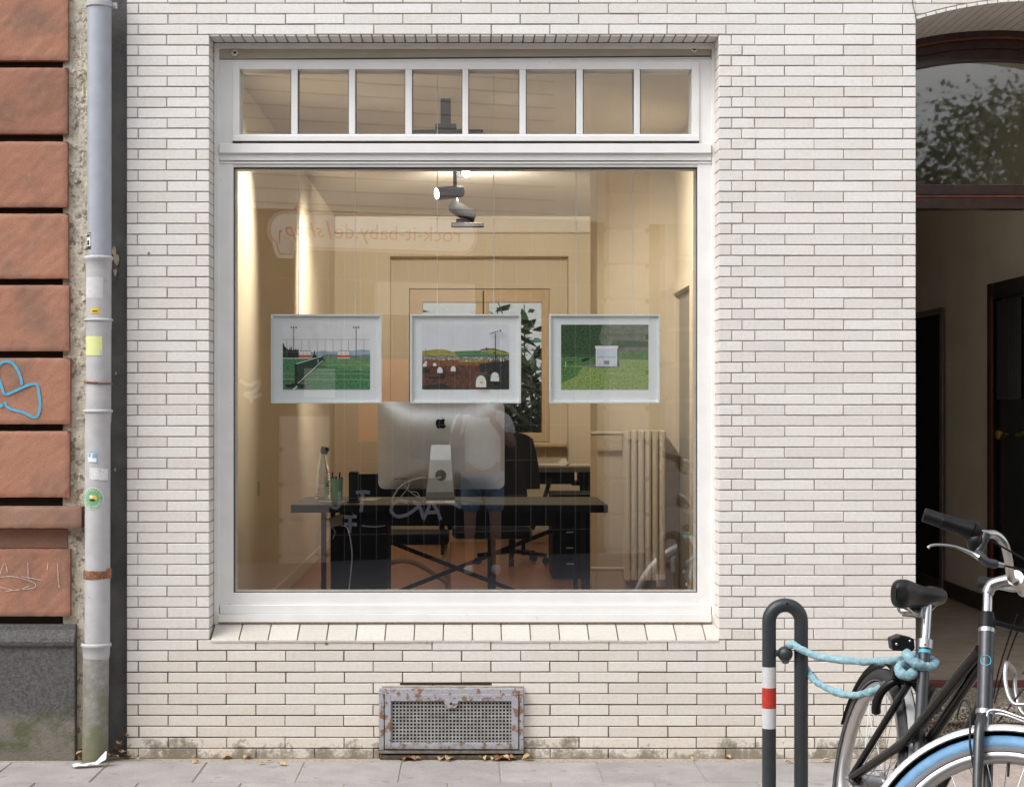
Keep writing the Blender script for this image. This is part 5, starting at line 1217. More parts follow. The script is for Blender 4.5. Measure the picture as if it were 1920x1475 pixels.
# saddle (nose turned to the left)
sc0 = W(colr_ + su*.16) + Vector((-.045, -.01, -.002)); srot = Matrix.Rotation(R(-126), 3, 'Z') @ Matrix.Rotation(R(-6), 3, 'Y')
def sadfn(u, v):
    # u: 0 nose .. 1 rear, v: around the section
    L = .228; x_ = L*(.58 - u)                       # + towards the nose
    wd = .029 + .052*(1/(1 + math.exp(-(u - .55)*11))) ; wd *= (1 - (1 - min(1, u/.07))**2*.75) * (1 - max(0, (u - .88)/.12)**2*.55)
    tp = .033 + .010*math.cos((u - .2)*5.5) + (.016*max(0, u - .55)); dp = -.041 - .006*math.sin(min(1, u*1.4)*math.pi) + .018*min(u, .7) - .05*max(0, u - .78)
    a = 2*math.pi*v; cx_, sz_ = math.cos(a), math.sin(a)
    y_ = wd*math.copysign(abs(cx_)**.75, cx_); z_ = (tp if sz_ > 0 else -dp)*math.copysign(abs(sz_)**.8, sz_)
    if sz_ > 0: z_ -= .010*math.exp(-(y_/.012)**2)*(u > .45)      # centre groove
    end = math.sqrt(max(0.02, 1 - max(0, (abs(u - .5) - .34)/.16)**2))
    return sc0 + srot @ Vector((x_, y_*end, z_*(.35 + .65*end)))
sm = MB(); sm.grid(sadfn, 40, 36); SD = sm.build('saddle', M_sad, SPT, smooth=70)
for s_ in (-1, 1): MB().tube(bez([sc0 + srot @ Vector((.10, s_*.010, -.03)), sc0 + srot @ Vector((.04, s_*.022, -.055)), sc0 + srot @ Vector((-.05, s_*.024, -.052)), sc0 + srot @ Vector((-.09, s_*.04, -.02))], 5), .004, 8).build('saddle_rail', M_chrome, SPT, smooth=True)
MB().tube([sc0 + srot @ Vector((0, -.03, -.052)), sc0 + srot @ Vector((0, .03, -.052))], .015, 12).build('saddle_clamp', M_silver, SPT, smooth=40)
MB().tube([W(colr_ + su*.118), sc0 + Vector((0, 0, -.045))], [.0138, .017], 16).build('post_head', M_silver, SPT, smooth=40)
# small square emblem on the saddle flank
# fork
FK = MB(); cr_ = lo_ - uv*.012; FK.tube([WS(lo_ - uv*.002), WS(lo_ - uv*.045)], [.019, .021], 20)
for s_ in (-1, 1):
    P = [lo_ - uv*.020 + Vector((0, s_*.010, 0)), lo_ - uv*.05 + Vector((0, s_*.040, 0)), lo_ - uv*.12 + Vector((0, s_*.050, 0)), lo_ - uv*.28 + Vector((0, s_*.054, 0)) + nv_*.006, hub + Vector((0, s_*.056, .0)) + nv_*-.006]
    P = bez(P, 6); FK.tube([WS(p_) for p_ in P], [.0155 - .005*i/len(P) for i in range(len(P))], 16)
FK.build('fork', M_btube, BK, smooth=45)
MB().tube([WS(lo_ - uv*.045 + nv_*-.03), WS(lo_ - uv*.045 + nv_*.045)], .006, 10).build('crown_bolt', M_silver, BK)
for s_ in (-1, 1):
    P = bez([lo_ - uv*.06 + Vector((0, s_*.040, 0)) + nv_*-.012, lo_ - uv*.01 + Vector((0, s_*.045, 0)) + nv_*-.03, lo_ + uv*.0 + Vector((0, s_*.035, 0)) + nv_*-.03], 5)
# front carrier: silver loop reaching forward from the fork crown
cpt = lambda a, y, b: WS(lo_ + nv_*a + Vector((0, y, 0)) + uv*b)
CR = MB(); loop = [cpt(.075, -.055, .015), cpt(.062, -.055, .10), cpt(.064, -.04, .112), cpt(.066, .04, .112), cpt(.064, .055, .10), cpt(.077, .055, .015)]
CR.tube(bez([cpt(.30, -.055, -.02), cpt(.13, -.055, .002), cpt(.085, -.055, .008), cpt(.066, -.055, .06), cpt(.064, -.048, .112), cpt(.066, -.02, .118), cpt(.066, .02, .118), cpt(.064, .048, .112), cpt(.066, .055, .06), cpt(.085, .055, .008), cpt(.13, .055, .002), cpt(.30, .055, -.02)], 6), .0058, 10)
CR.tube(bez([cpt(.012, -.02, -.045), cpt(.016, -.02, -.008), cpt(.05, -.022, -.006), cpt(.12, -.03, -.03), cpt(.25, -.05, -.06)], 6), .0048, 8)
CR.tube(bez([cpt(.012, .02, -.045), cpt(.016, .02, -.008), cpt(.05, .022, -.006), cpt(.12, .03, -.03), cpt(.25, .05, -.06)], 6), .0048, 8)
CR.build('front_carrier', M_silver, BK, smooth=50)
# stem and handlebar
MB().tube([WS(hi_ + uv*.02), WS(hi_ + uv*.118)], .0125, 20).build('stem_quill', M_chrome, BK, smooth=40)
MB().tube(bez([WS(hi_ + uv*.105), WS(hi_ + uv*.128 + nv_*.012), barp(.050, 0, .139), barp(.078, 0, .139)], 5), [.0155]*5 + [.0165]*5 + [.0175]*5 + [.0205], 18).build('stem', M_silver, BK, smooth=45)
MB().tube([barp(.078, -.024, .139), barp(.078, .024, .139)], .0215, 20).build('stem_clamp', M_silver, BK, smooth=40)
half = [(.077, .0, .139), (.077, .035, .132), (.077, .065, .126), (.080, .095, .138), (.083, .125, .160), (.081, .165, .188), (.066, .198, .201), (.045, .226, .194), (.007, .25, .199), (-.021, .262, .208), (-.093, .291, .229)]
pts = [barp(a, -y, b) for a, y, b in half[::-1]] + [barp(a, y, b) for a, y, b in half[1:]]
HB = MB().tube(bez(pts, 5), .0112, 16).build('handlebar', M_chrome, BK, smooth=50)
for s_ in (-1, 1):
    g0, g1, g2 = barp(-.016, s_*.258, .205), barp(-.052, s_*.274, .217), barp(-.097, s_*.2926, .2302)
    MB().tube([g1 + (g0-g1)*.0, g1.lerp(g2, .5), g1.lerp(g2, .93), g2], [.0195, .0190, .0188, .0140], 18).build('grip', M_rub, HB, smooth=45)
    if s_ == -1:
        i0 = barp(.036, s_*.231, .194); ax = (i0 - g1)
        MB().tube([g1, g1.lerp(i0, .12), g1.lerp(i0, .45), g1.lerp(i0, .72), g1.lerp(i0, .80)], [.0200, .0205, .0200, .0255, .0255], 20).build('twist_shifter', M_deepblack, HB, smooth=45)
        MB().tube([g1.lerp(i0, .80), g1.lerp(i0, .84), g1.lerp(i0, 1.0)], [.021, .0265, .0225], 20).build('shifter_housing', M_deepblack, HB, smooth=45)
        MB().sphere(g1.lerp(i0, .88) + Vector((0, -.004, -.026)), .024, 16, sz=1.25).build('shifter_housing', M_deepblack, HB, smooth=60)
        # lettering on the shifter
        V, F_ = text_geo('nexus', .011); o3 = g1.lerp(i0, .93) + Vector((0, -.0285, -.012))
        MB().add([o3 + Vector((v.y*.25 + v.x*.30, -.0, v.x*.95 - v.y*.25)) for v in V], F_).build('lettering', M_refl_r, HB, merge=False)
        br = barp(.046, s_*.226, .193); MB().tube([br, barp(.040, s_*.232, .160), barp(.030, s_*.23, .140)], [.0165, .011, .0105], 14).build('brake_bracket', M_btube, HB, smooth=45)
        MB().sphere(barp(.030, s_*.243, .168), .0058, 10).build('bracket_bolt', M_silver, HB, smooth=60)
        MB().tube(bez([barp(.030, s_*.23, .148), barp(.050, s_*.222, .120), barp(.076, s_*.205, .118)], 4), [.012]*4 + [.0115]*4 + [.009], 12).build('brake_bracket', M_btube, HB, smooth=45)
        MB().tube([barp(.076, s_*.205, .118), barp(.090, s_*.196, .117)], [.0078, .006], 12).build('cable_adjuster', M_silver, HB, smooth=40)
        MB().tube(bez([barp(.036, s_*.232, .128), barp(.018, s_*.238, .138), barp(-.020, s_*.262, .150), barp(-.055, s_*.286, .148), barp(-.072, s_*.298, .142), barp(-.078, s_*.301, .135)], 6), [.0095 - .0062*min(1, i/12) + .001*(i > 26) for i in range(31)], 12).build('brake_lever', M_silver, HB, smooth=50)
# bell
MB().sphere(barp(.083, .05, .155), .021, 16, sz=.8).build('bell', M_deepblack, HB, smooth=60)
# control cables
for pts, r_ in (([barp(.09, -.196, .117), barp(.16, -.12, .115), barp(.22, -.02, .10), barp(.20, .05, .0), barp(.10, .06, -.12), cpt(.03, .03, -.02)], .0026),
                ([barp(.05, -.22, .185), barp(.13, -.14, .150), barp(.20, -.02, .13), barp(.19, .06, .02), barp(.08, .06, -.10)], .0026)):
    MB().tube(bez(pts, 8), r_, 8).build('control_cable', M_deepblack, HB, smooth=True)
MB().tube(bez([at(1908, 1150, -2.85), at(1890, 1200, -2.85), at(1872, 1260, -2.86), at(1862, 1310, -2.88)], 8), .0022, 8).build('control_cable', M_deepblack, HB, smooth=True)
MB().tube(bez([at(1925, 1150, -2.85), at(1905, 1190, -2.84), at(1884, 1250, -2.85), at(1864, 1318, -2.87)], 8), .0022, 8).build('control_cable', M_deepblack, HB, smooth=True)
# brake cable loop at the fork
MB().tube(bez([cpt(-.012, -.045, -.16), cpt(-.022, -.050, -.10), cpt(-.024, -.048, -.04), cpt(-.030, -.046, .01), cpt(-.048, -.046, .012), cpt(-.060, -.046, -.03)], 6), .0030, 8).build('control_cable', M_deepblack, BK, smooth=True)
# ring lock over the rear wheel and the rear light bracket
lockp = Vector((.10, 0, .62))
RL = MB(); ctr = hr + Vector((math.cos(R(68))*.30, 0, math.sin(R(68))*.30)); rad_dir = Vector((math.cos(R(68)), 0, math.sin(R(68)))); tang = Vector((math.sin(R(68)), 0, -math.cos(R(68))))
P = []
for i in range(21):
    a = -2.05 + 4.1*i/20; P.append(W(ctr + rad_dir*(.085*math.cos(a)) + Vector((0, .066*math.sin(a), 0)) + tang*.03))
RL.tube(P, [.0115 + .003*abs(i-10)/10 for i in range(21)], 12); RL.build('ring_lock', M_deepblack, BK, smooth=60)
tl = W(ctr + rad_dir*.105 + tang*.03); MB().obox(tl + (Mrot @ Vector((0,-.05,0))), tl + (Mrot @ Vector((0,.05,0))), .045, .04).build('lock_body', M_deepblack, BK, bevel=.009)
V, F_ = text_geo('AXA', .02); o3 = at(1701, 1291, tl.y - .032)
MB().add([o3 + Vector((v.x, 0, v.y)) for v in V], F_).build('lettering', S_w, BK, merge=False)
MB().tube([at(1681, 1281, tl.y + .01), at(1664, 1280, tl.y + .02)], .006, 10).build('lock_pin', M_chrome, BK, smooth=40)
b_ = MB(); yq = colr_.x
pL = [at(1671, 1198, -2.36), at(1688, 1191, -2.36), at(1714, 1197, -2.37), at(1716, 1215, -2.37), at(1710, 1222, -2.37), at(1674, 1219, -2.36)]
b_.prism(pL, (0, .05, 0)); b_.build('rear_lamp_mount', M_deepblack, BK, bevel=.003)
for p_ in ((1681, 1207), (1706, 1201)): MB().sphere(at(*p_, -2.365), .0048, 10).build('mount_bolt', M_chrome, BK, smooth=60)

# ------------------------------------------------------------------ fabric-sheathed chain
def cloth_mat():
    m, nt, b = new_mat('pale_blue_sleeve'); n_ = noise(nt, 34, 5, .6); n2 = noise(nt, 140, 4)
    nt.links.new(ramp(nt, n_, [(.26, (.10,.21,.26)), (.42, (.25,.43,.50)), (.75, (.35,.54,.60))]), b.inputs['Base Color']); b.inputs['Roughness'].default_value = .85
    bump(nt, b, math_(nt, 'ADD', n_, math_(nt, 'MULTIPLY', n2, .4)), .9, .012); return m
M_sleeve = cloth_mat()
CH = thing('lock_chain', at(1600, 1300, -1.9), 'pale blue fabric covered chain running from bike stand to bicycle', 'chain lock')
def sleeve(pts, r, name):
    P = bez(pts, 14); rs = random.Random(len(pts)); b = MB()
    rr = [r*(1 + .07*math.sin(i*.31) + .05*math.sin(i*.83 + 1) + rs.gauss(0, .025)) for i in range(len(P))]
    rr[0] *= .7; rr[-1] *= .7
    b.tube(P, rr, 16)
    for v in b.v:
        w_ = Vector((v.x*20, v.y*20, v.z*95)); v += Vector((0, mnoise.noise(w_)*.003, mnoise.noise(w_ + Vector((9, 3, 1)))*.0042))
        v.z += .0016*mnoise.noise(v*160)
    return b.build(name, M_sleeve, CH, smooth=75)
Yst = -2.40
sleeve([at(1472, 1240, YBO + .035), at(1476, 1216, YBO + .005), at(1487, 1208, YBO - .035), at(1500, 1216, YBO - .06), at(1530, 1229, YBO - .10), at(1580, 1237, -1.75), at(1640, 1240, -1.98), at(1690, 1236, -2.28), at(1712, 1228, Yst - .02)], .0128, 'sleeve')
sleeve([at(1502, 1235, YBO + .045), at(1512, 1254, YBO + .02), at(1530, 1276, YBO - .05), at(1560, 1294, -1.70), at(1600, 1303, -1.88), at(1635, 1296, -2.02), at(1662, 1286, -2.14)], .0120, 'sleeve')
sleeve([at(1700, 1226, Yst + .02), at(1704, 1233, Yst - .03), at(1722, 1245, Yst - .045), at(1742, 1249, Yst - .03), at(1752, 1243, Yst - .0), at(1745, 1238, Yst + .03), at(1725, 1237, Yst + .045), at(1700, 1245, Yst + .035), at(1686, 1252, Yst - .0), at(1690, 1262, Yst - .035), at(1705, 1266, Yst - .04), at(1715, 1258, Yst - .03)], .0145, 'knot')
MB().tube([at(1650, 1284, -2.12), at(1668, 1279, -2.16), at(1664, 1275, -2.17), at(1652, 1279, -2.13)], .0030, 8, closed=True).build('chain_link', M_chrome, CH, smooth=True)
# ------------------------------------------------------------------ across the street (seen as reflections in the panes)
PSI = R(19.5); OD = 2*YG + 2*DIST + 2.2        # virtual distance of the opposite front through the pane
OBC = Vector((0, -DIST - 2.2, 0)); odir = Vector((math.cos(PSI), -math.sin(PSI), 0)); onrm = Vector((math.sin(PSI), math.cos(PSI), 0))
def fs(px):
    t = px - VX; return t*OD / (FPX*math.cos(PSI) - t*math.sin(PSI))
def fz(px, py): return EYE - (py - VY)*(OD + fs(px)*math.sin(PSI))/FPX
def fpt(px, py, out=0.0): return OBC + odir*fs(px) + onrm*out + Vector((0, 0, fz(px, py)))
OPB = thing('opposite_building', OBC, 'pale tiled house across the street reflected in the shop pane', 'building')
M_opw = mat('opposite_tiles', (.82,.77,.73), .6, var=.05); M_opj = mat('opposite_joint', (.42,.38,.35), .9); M_opd = mat('dark_shopfront', (.016,.015,.016), .6); M_pil = mat('pale_stone', (.66,.60,.55), .8, var=.08); M_gri = mat('grille_bar', (.24,.24,.25), .5)
def obx(s0, s1, z0, z1, o0, o1, m, name):
    b = MB(); V = []
    for o_ in (o0, o1):
        for s_, z_ in ((s0, z0), (s1, z0), (s1, z1), (s0, z1)): V.append(OBC + odir*s_ + onrm*o_ + Vector((0, 0, z_)))
    b.add(V, [(0,1,2,3),(4,7,6,5),(0,4,5,1),(1,5,6,2),(2,6,7,3),(3,7,4,0)]); return b.build(name, m, OPB)
zs = fz(700, 398) + .25
obx(-9, fs(1120), zs - .25, 5.3, -4, 0, M_opw, 'upper_front'); obx(-9, 4.0, -.05, zs - .25, -4, -.12, M_opd, 'shopfront'); obx(fs(1120), 4.0, zs - .25, 5.3, -4, -.05, M_opw, 'upper_front')
b_ = MB()
z_ = zs - .2
while z_ < 5.2:
    V = [OBC + odir*s_ + onrm*o_ + Vector((0,0,zz)) for o_ in (.0, .004) for s_, zz in ((-9, z_), (fs(1040), z_), (fs(1040), z_ + .014), (-9, z_ + .014))]
    b_.add(V, [(4,5,6,7),(0,4,5,1),(3,7,6,2)]); z_ += .135
b_.build('tile_joints', M_opj, OPB, kind='stuff')
# rusticated pilasters
for p0, p1, top, bot in ((1140, 1215, 300, 1060), (528, 616, 780, 1050), (1245, 1330, 420, 1050)):
    k = 0; y = top
    while y < bot:
        a, b = fz(p0, y + 58), fz(p0, y); obx(fs(p0), fs(p1), a, b, -.1, .03, M_pil, 'pilaster_stone'); y += 67
    obx(fs(p0) + .03, fs(p1) - .03, fz(p0, bot), fz(p0, top), -.11, .0, M_opw, 'pilaster_core')
# light window surround at the centre
obx(fs(708), fs(892), fz(800, 590), fz(800, 530), -.12, -.02, M_pil, 'shop_lintel')
# roller grille
b_ = MB()
for i in range(18):
    s_ = fs(620) + i*.165; V = [OBC + odir*(s_ + dx_) + onrm*o_ + Vector((0,0,zz)) for o_ in (-.10, -.09) for dx_, zz in ((-.004, .0), (.004, .0), (.004, zs - .3), (-.004, zs - .3))]; b_.add(V, [(4,5,6,7),(0,4,7,3),(1,2,6,5)])
for i in range(9):
    zz = .25 + i*.36; V = [OBC + odir*s_ + onrm*o_ + Vector((0,0,z2)) for o_ in (-.10, -.088) for s_, z2 in ((fs(520), zz), (fs(1130), zz), (fs(1130), zz + .008), (fs(520), zz + .008))]; b_.add(V, [(4,5,6,7),(0,1,5,4),(3,7,6,2)])
b_.build('roller_grille', M_gri, OPB, kind='stuff')
M_opo = mat('orange_poster', (.90,.20,.06), .6, var=.05)
for a, b, c1, d1 in ((718, 770, 672, 756), (676, 712, 757, 828), (1240, 1312, 729, 752), (1268, 1290, 756, 772)): obx(fs(a), fs(b), fz(a, d1), fz(a, c1), -.09, -.07, M_opo, 'poster')
obx(fs(574), fs(632), fz(600, 745), fz(600, 690), -.09, -.07, M_pil, 'notice')
# white sprayed tags on the shutter
M_tag = mat('white_spray', (.66,.68,.76), .7, var=.1)
def otag(pts, w):
    P = bez([fpt(a, b, -.06) for a, b in pts], 6); b_ = MB()
    for i in range(len(P)-1):
        t_ = (P[i+1]-P[i]).normalized(); nn = t_.cross(onrm)*w/2; b_.add([P[i]-nn, P[i]+nn, P[i+1]+nn, P[i+1]-nn], [(0,1,2,3)])
    b_.build('sprayed_tag', M_tag, OPB, merge=False)
for pts in ([(622, 922), (621, 938), (624, 950), (636, 952), (640, 940), (639, 922)], [(670, 924), (684, 922), (697, 924)], [(683, 924), (682, 940), (680, 960)], [(648, 969), (660, 970), (672, 968)], [(648, 984), (660, 983), (672, 984)], [(659, 970), (659, 985), (658, 1000)], [(588, 978), (600, 980), (612, 978)], [(600, 978), (602, 1000), (612, 1004), (620, 996), (618, 984)],
            [(768, 942), (752, 938), (740, 946), (737, 958), (746, 968), (764, 966), (782, 955), (792, 944)], [(778, 940), (790, 950), (797, 972)], [(797, 975), (806, 955), (812, 942), (822, 955), (830, 975)], [(800, 962), (826, 960)], [(838, 940), (852, 944), (868, 952)], [(452, 712), (470, 722), (490, 714), (480, 734), (460, 738), (474, 745), (494, 738)], [(472, 740), (474, 755)]): otag(pts, .035)
# the lettered shop sign
M_signw = mat('sign_white', (.93,.92,.93), .5, var=.02); M_signr = mat('sign_red', (.62,.10,.10), .5, var=.02); M_signo = mat('sign_orange', (.72,.10,.02), .5, var=.02); M_signp = mat('sign_rim', (.62,.48,.50), .5)
SG = thing('shop_sign', fpt(700, 470, .1), 'long rounded white web address sign on the opposite house, reflected in the pane', 'sign')
s0, s1 = fs(503), fs(889); zc = (fz(503, 432) + fz(889, 443))/2; hh = .165; tilt = 0.0
def pill(grow, n=14):
    P = []; r_ = hh + grow
    for i in range(n+1): a = math.pi/2 + math.pi*i/n; P.append((s0 + hh + math.cos(a)*r_, zc + math.sin(a)*r_))
    for i in range(n+1): a = -math.pi/2 + math.pi*i/n; P.append((s1 - hh + math.cos(a)*r_, zc + math.sin(a)*r_))
    return P
for gr_, o0, o1, m, nm in ((.022, .02, .045, M_signp, 'rim'), (.0, .046, .049, M_signr, 'outline'), (-.008, .050, .052, M_signw, 'face')):
    MB().prism([OBC + odir*a + onrm*o0 + Vector((0,0,b)) for a, b in pill(gr_)], onrm*(o1 - o0)).build(nm, m, SG)
def sign_text(txt, s_mid, size, shear=0, m=None, up=0):
    V, F_ = text_geo(txt, size, shear)
    MB().add([OBC + odir*(s_mid - v.x) + onrm*.055 + Vector((0, 0, zc + v.y + up)) for v in V], F_).build('lettering', m or M_signo, SG, merge=False)
sm_ = (fs(852) + fs(634))/2
sign_text('rock-it-baby.de', sm_, .215); sign_text('/', fs(614), .26, 0); sign_text('shop', (fs(596) + fs(545))/2, .20, .35)
hand = [(-.06,-.10),(.05,-.10),(.07,-.02),(.075,.03),(.05,.035),(.035,.01),(.03,.055),(.01,.06),(0,.05),(-.01,.065),(-.03,.065),(-.035,.06),(-.04,.13),(-.058,.135),(-.068,.12),(-.066,0),(-.085,.02),(-.10,.01),(-.085,-.05)]
hc = (fs(533), fz(533, 459))
for k, m, o_ in ((1.35, M_signw, .058), (1.0, M_signo, .061), (.88, M_signw, .064)): MB().prism([OBC + odir*(hc[0] + a*k) + onrm*o_ + Vector((0,0,hc[1] + b*k)) for a, b in hand], onrm*.002).build('hand_symbol', m, SG)
sw = bez([OBC + odir*fs(a) + onrm*.06 + Vector((0,0,fz(a, b))) for a, b in ((548, 396), (556, 388), (566, 392), (574, 404))], 6); MB().tube(sw, .012, 6).build('flourish', M_signo, SG)

# neighbouring lower houses that close the street
M_far = mat('far_render', (.45,.42,.38), .9, var=.06)
o = MB().box(9.5, 22, -16, -11.5, 0, 4.0).build('neighbour_house', M_far); tag(o, 'plain rendered house further along the opposite side', 'house')
o = MB().box(-26, -9.5, -13, -8.9, 0, 6).build('neighbour_house', M_far); tag(o, 'plain rendered house to the left on the opposite side', 'house')

# ---- street tree mirrored in the fanlight
def street_tree(base, h, rad, n, seed, label):
    rs = random.Random(seed); t = thing('street_tree', base, label, 'tree'); B0 = Vector(base)
    tr = MB(); tops = []
    tr.tube(bez([B0, B0 + Vector((.05, .03, h*.3)), B0 + Vector((-.04, 0, h*.55)), B0 + Vector((0, .05, h*.9))], 6), [.12*(1 - .8*i/18) for i in range(19)], 10)
    for i in range(16):
        a = rs.uniform(0, 6.28); z0 = h*rs.uniform(.40, .85); l = rad*rs.uniform(.6, 1.1); q = B0 + Vector((0, 0, z0)); e = q + Vector((math.cos(a)*l, math.sin(a)*l, l*rs.uniform(.1, .6)))
        P = bez([q, q.lerp(e, .5) + Vector((0, 0, .15)), e], 5); tr.tube(P, [.035*(1 - .8*k/len(P)) for k in range(len(P))], 6); tops += P[3:]
    tr.build('trunk', M_twig, t, smooth=True); lf = MB()
    for i in range(n):
        c_ = rs.choice(tops) + Vector((rs.gauss(0, .32), rs.gauss(0, .32), rs.gauss(0, .25)))
        d = Vector((rs.gauss(0,1), rs.gauss(0,1), rs.gauss(-.4,.6))).normalized(); w = d.orthogonal().normalized(); w = (Matrix.Rotation(rs.uniform(0, 6.28), 3, d) @ w); L = rs.uniform(.045, .10); Wd = L*.34
        lf.add([c_, c_ + d*L*.4 + w*Wd, c_ + d*L, c_ + d*L*.4 - w*Wd], [(0,1,2,3)])
    lf.build('crown', mat('street_leaf', (.10,.17,.06), .5, var=.5, vs=6), t, merge=False); return t
street_tree((5.5, -8.6, 0), 5.0, 2.1, 24000, 21, 'leafy street tree mirrored in the fanlight of the entrance')
street_tree((8.2, -9.4, 0), 6.5, 2.2, 14000, 22, 'second street tree further right, mirrored darkly in the fanlight')

# ---- the photographer, mirrored in the shop pane
M_skin = mat('skin', (.38,.23,.17), .5, var=.08); M_shirt = mat('white_tshirt', (.86,.86,.88), .85, var=.05, vs=12, bs=.3, bscale=20, bd=.01); M_denim = mat('blue_denim', (.17,.28,.42), .85, var=.25, vs=25); M_shoe = mat('white_canvas', (.68,.68,.66), .7, var=.1); M_hair = mat('brown_hair', (.06,.04,.025), .7)
px0, py0 = .13, -DIST - .42
PE = thing('person', (px0, py0, 0), 'person in white T-shirt and denim shorts photographing, mirrored in the pane', 'person')
def skin(name, verts, edges, radii, m, parent, sub=2):
    off = wpos(parent); me = bpy.data.meshes.new(name); me.from_pydata([Vector(v) - off for v in verts], edges, []); me.materials.append(m)
    o = bpy.data.objects.new(name, me); col.objects.link(o); o.parent = parent
    s_ = o.modifiers.new('skin', 'SKIN'); s_.use_smooth_shade = True
    for i, r_ in enumerate(radii):
        d_ = me.skin_vertices[0].data[i]; d_.radius = (r_, r_) if isinstance(r_, (int, float)) else r_; d_.use_root = i == 0
    u_ = o.modifiers.new('sub', 'SUBSURF'); u_.levels = sub; u_.render_levels = sub; return o
B = lambda x, y, z: (px0 + x, py0 + y, z)
V = [B(0,0,.96), B(0,.0,1.12), B(0,0,1.32), B(0,.02,1.46), B(0,.05,1.55), B(0,.08,1.66), B(0,.07,1.76),
     B(.10,0,.92), B(.115,.03,.50), B(.12,0,.09), B(.125,.13,.045), B(-.10,0,.92), B(-.115,.02,.50), B(-.12,0,.09), B(-.125,.13,.045),
     B(.19,0,1.40), B(.27,.10,1.16), B(.07,.33,1.42), B(-.19,0,1.40), B(-.27,.10,1.16), B(-.20,.31,1.43)]
E_ = [(0,1),(1,2),(2,3),(3,4),(4,5),(5,6),(0,7),(7,8),(8,9),(9,10),(0,11),(11,12),(12,13),(13,14),(3,15),(15,16),(16,17),(3,18),(18,19),(19,20)]
Rr = [(.15,.11),(.14,.10),(.165,.11),(.10,.08),.055,.085,.07,.085,.058,.04,.035,.085,.058,.04,.035,.06,.042,.03,.06,.042,.03]
body = skin('body', V, E_, Rr, M_skin, PE)
V = [B(0,0,.90), B(0,0,1.12), B(0,0,1.32), B(0,.015,1.43), B(.20,0,1.405), B(.25,.06,1.25), B(-.20,0,1.405), B(-.25,.06,1.25)]
skin('tshirt', V, [(0,1),(1,2),(2,3),(3,4),(4,5),(3,6),(6,7)], [(.185,.14),(.17,.125),(.19,.135),(.11,.09),.078,.066,.078,.066], M_shirt, body)
V = [B(0,0,.93), B(.10,0,.84), B(.115,.02,.54), B(-.10,0,.84), B(-.115,.02,.54)]
skin('shorts', V, [(0,1),(1,2),(0,3),(3,4)], [(.165,.13),.11,.09,.11,.09], M_denim, body)
for s_ in (-1, 1):
    V = [B(s_*.12,-.05,.05), B(s_*.122,.05,.055), B(s_*.127,.18,.04)]; skin('shoe', V, [(0,1),(1,2)], [.05,.052,.04], M_shoe, body)
MB().sphere(B(0,.06,1.74), .105, 16, sz=.85).build('hair', M_hair, body, smooth=60)
for s_, hp_ in ((1, B(.07,.33,1.42)), (-1, B(-.20,.31,1.43))):
    V = [hp_]; E2 = []; r2 = [.026]
    for k in range(4):
        base_ = Vector(hp_) + Vector((s_*-.01*k, .03, .02 + .018*k)); i0 = len(V); V += [tuple(base_), tuple(base_ + Vector((-s_*.03, .025, .008))), tuple(base_ + Vector((-s_*.05, .01, .01)))]; E2 += [(0, i0), (i0, i0+1), (i0+1, i0+2)]; r2 += [.010, .009, .008]
    i0 = len(V); V += [tuple(Vector(hp_) + Vector((-s_*.03, -.01, .03))), tuple(Vector(hp_) + Vector((-s_*.05, 0, .05)))]; E2 += [(0, i0), (i0, i0+1)]; r2 += [.011, .009]
    skin('hand', V, E2, r2, M_skin, body, 1)
HC = thing('camera_body', (0, -DIST - .08, EYE - .05), 'black camera held by the mirrored photographer', 'camera')
MB().box(-.07, .07, -DIST - .10, -DIST - .055, EYE - .05, EYE + .045).build('housing', M_blackmetal, HC, bevel=.008)

# ------------------------------------------------------------------ litter on the pavement
M_dry = mat('dry_leaf', (.50,.34,.17), .8, var=.35, vs=50); M_dry2 = mat('brown_leaf', (.26,.13,.06), .8, var=.4, vs=50)
rs = random.Random(12)
def leaf_at(x, y, L, m, label, grp):
    b = MB(); a = rs.uniform(0, 6.28); d = Vector((math.cos(a), math.sin(a), 0)); w = Vector((-d.y, d.x, 0)); c_ = Vector((x, y, .004))
    pts = []
    for u, k in ((0, .0), (.2, .28), (.45, .36), (.75, .24), (1, .0)):
        pts.append((u, k))
    V = []; F_ = []
    for u, k in pts:
        zc_ = .10*L*math.sin(u*3.1) * rs.uniform(.6, 1.6)
        V += [c_ + d*(u-.5)*L + w*k*L + Vector((0,0,zc_ + L*k*rs.uniform(.2,.9))), c_ + d*(u-.5)*L + Vector((0,0,zc_)), c_ + d*(u-.5)*L - w*k*L + Vector((0,0,zc_ + L*k*rs.uniform(.2,.9)))]
    for i in range(len(pts)-1):
        for j in (0, 1): F_.append((i*3+j, i*3+j+1, (i+1)*3+j+1, (i+1)*3+j))
    o = b.add(V, F_).build('fallen_leaf', m, merge=False); return tag(o, label, 'leaf', grp)
def onp(px_, py_): d_ = EYE*FPX/(py_ - VY); return ((px_ - VX)*d_/FPX, d_ - DIST)
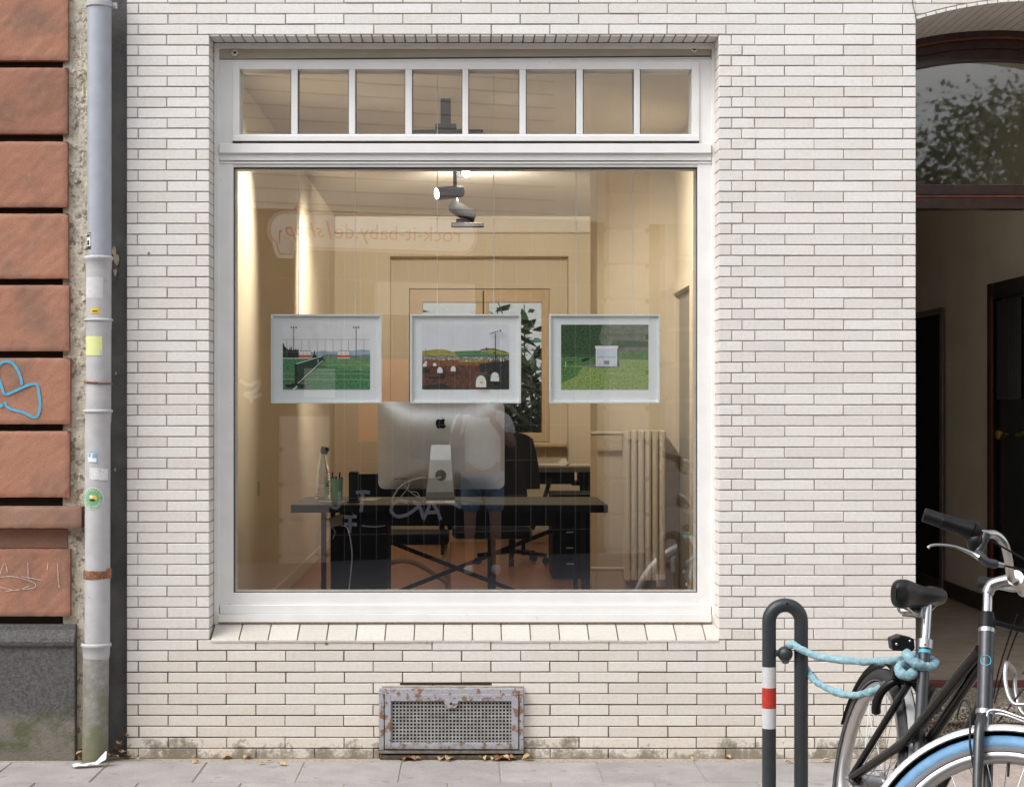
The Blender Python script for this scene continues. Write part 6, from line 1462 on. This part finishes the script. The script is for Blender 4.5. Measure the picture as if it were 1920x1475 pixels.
for px_, py_ in ((366,1430),(424,1421),(463,1421),(490,1432),(505,1428),(528,1434),(257,1424)):
    x, y = onp(px_, py_); leaf_at(x, min(y, -.015), rs.uniform(.025, .05), M_dry, 'dry curled leaf on the pavement left of the cellar vent', 'leaves left of the vent')
for px_, py_ in ((755,1419),(785,1420),(826,1423),(842,1422),(925,1420),(935,1423),(945,1421),(905,1422),(770,1421),(960,1423),(990,1422)):
    x, y = onp(px_, py_); leaf_at(x, min(y, -.05), rs.uniform(.03, .065), rs.choice([M_dry, M_dry, M_dry2]), 'dry curled leaf on the pavement below the cellar vent', 'leaves below the vent')
for px_, py_ in ((1360,1416),(1549,1427),(1479,1430),(1300,1424)):
    x, y = onp(px_, py_); leaf_at(x, min(y, -.02), rs.uniform(.025, .05), M_dry, 'dry leaf on the pavement near the bike stand', 'leaves near the bike stand')
for i in range(26):
    px_ = rs.choice([rs.uniform(150, 160), rs.uniform(206, 238), rs.uniform(206, 238)]); o = leaf_at(X(px_, -.02), rs.uniform(-.06, .03), rs.uniform(.02, .045), rs.choice([M_dry, M_dry2, M_dry2]), 'brown leaf in the heap behind the foot of the downpipe', 'leaves behind the downpipe')
    o.location.z = rs.uniform(0, .03) if i < 20 else rs.uniform(.03, .22)
    if i >= 20: o.location.y = .02
# crumpled white paper by the downpipe
M_tissue = mat('white_tissue', (.78,.78,.79), .8, var=.03)
b_ = MB(); rs = random.Random(5); NT = 9
def tis(u, v):
    px_ = 132 + 68*u + 6*v*(1-u); py_ = 1437.5 - 4.5*u + 3*v
    x, y = onp(px_, py_); k = max(0, u - .55)/.45
    return Vector((x, y - .012*v, .004 + .010*abs(math.sin(u*9 + v*3)) + .052*k*k*(1 - .65*v) + rs.uniform(0, .004)))
b_.grid(tis, 12, 5)
o = b_.build('crumpled_tissue', M_tissue, smooth=60); tag(o, 'crumpled white paper scrap at the foot of the downpipe', 'paper')
sb_ = o.modifiers.new('sub', 'SUBSURF'); sb_.levels = 2; sb_.render_levels = 2
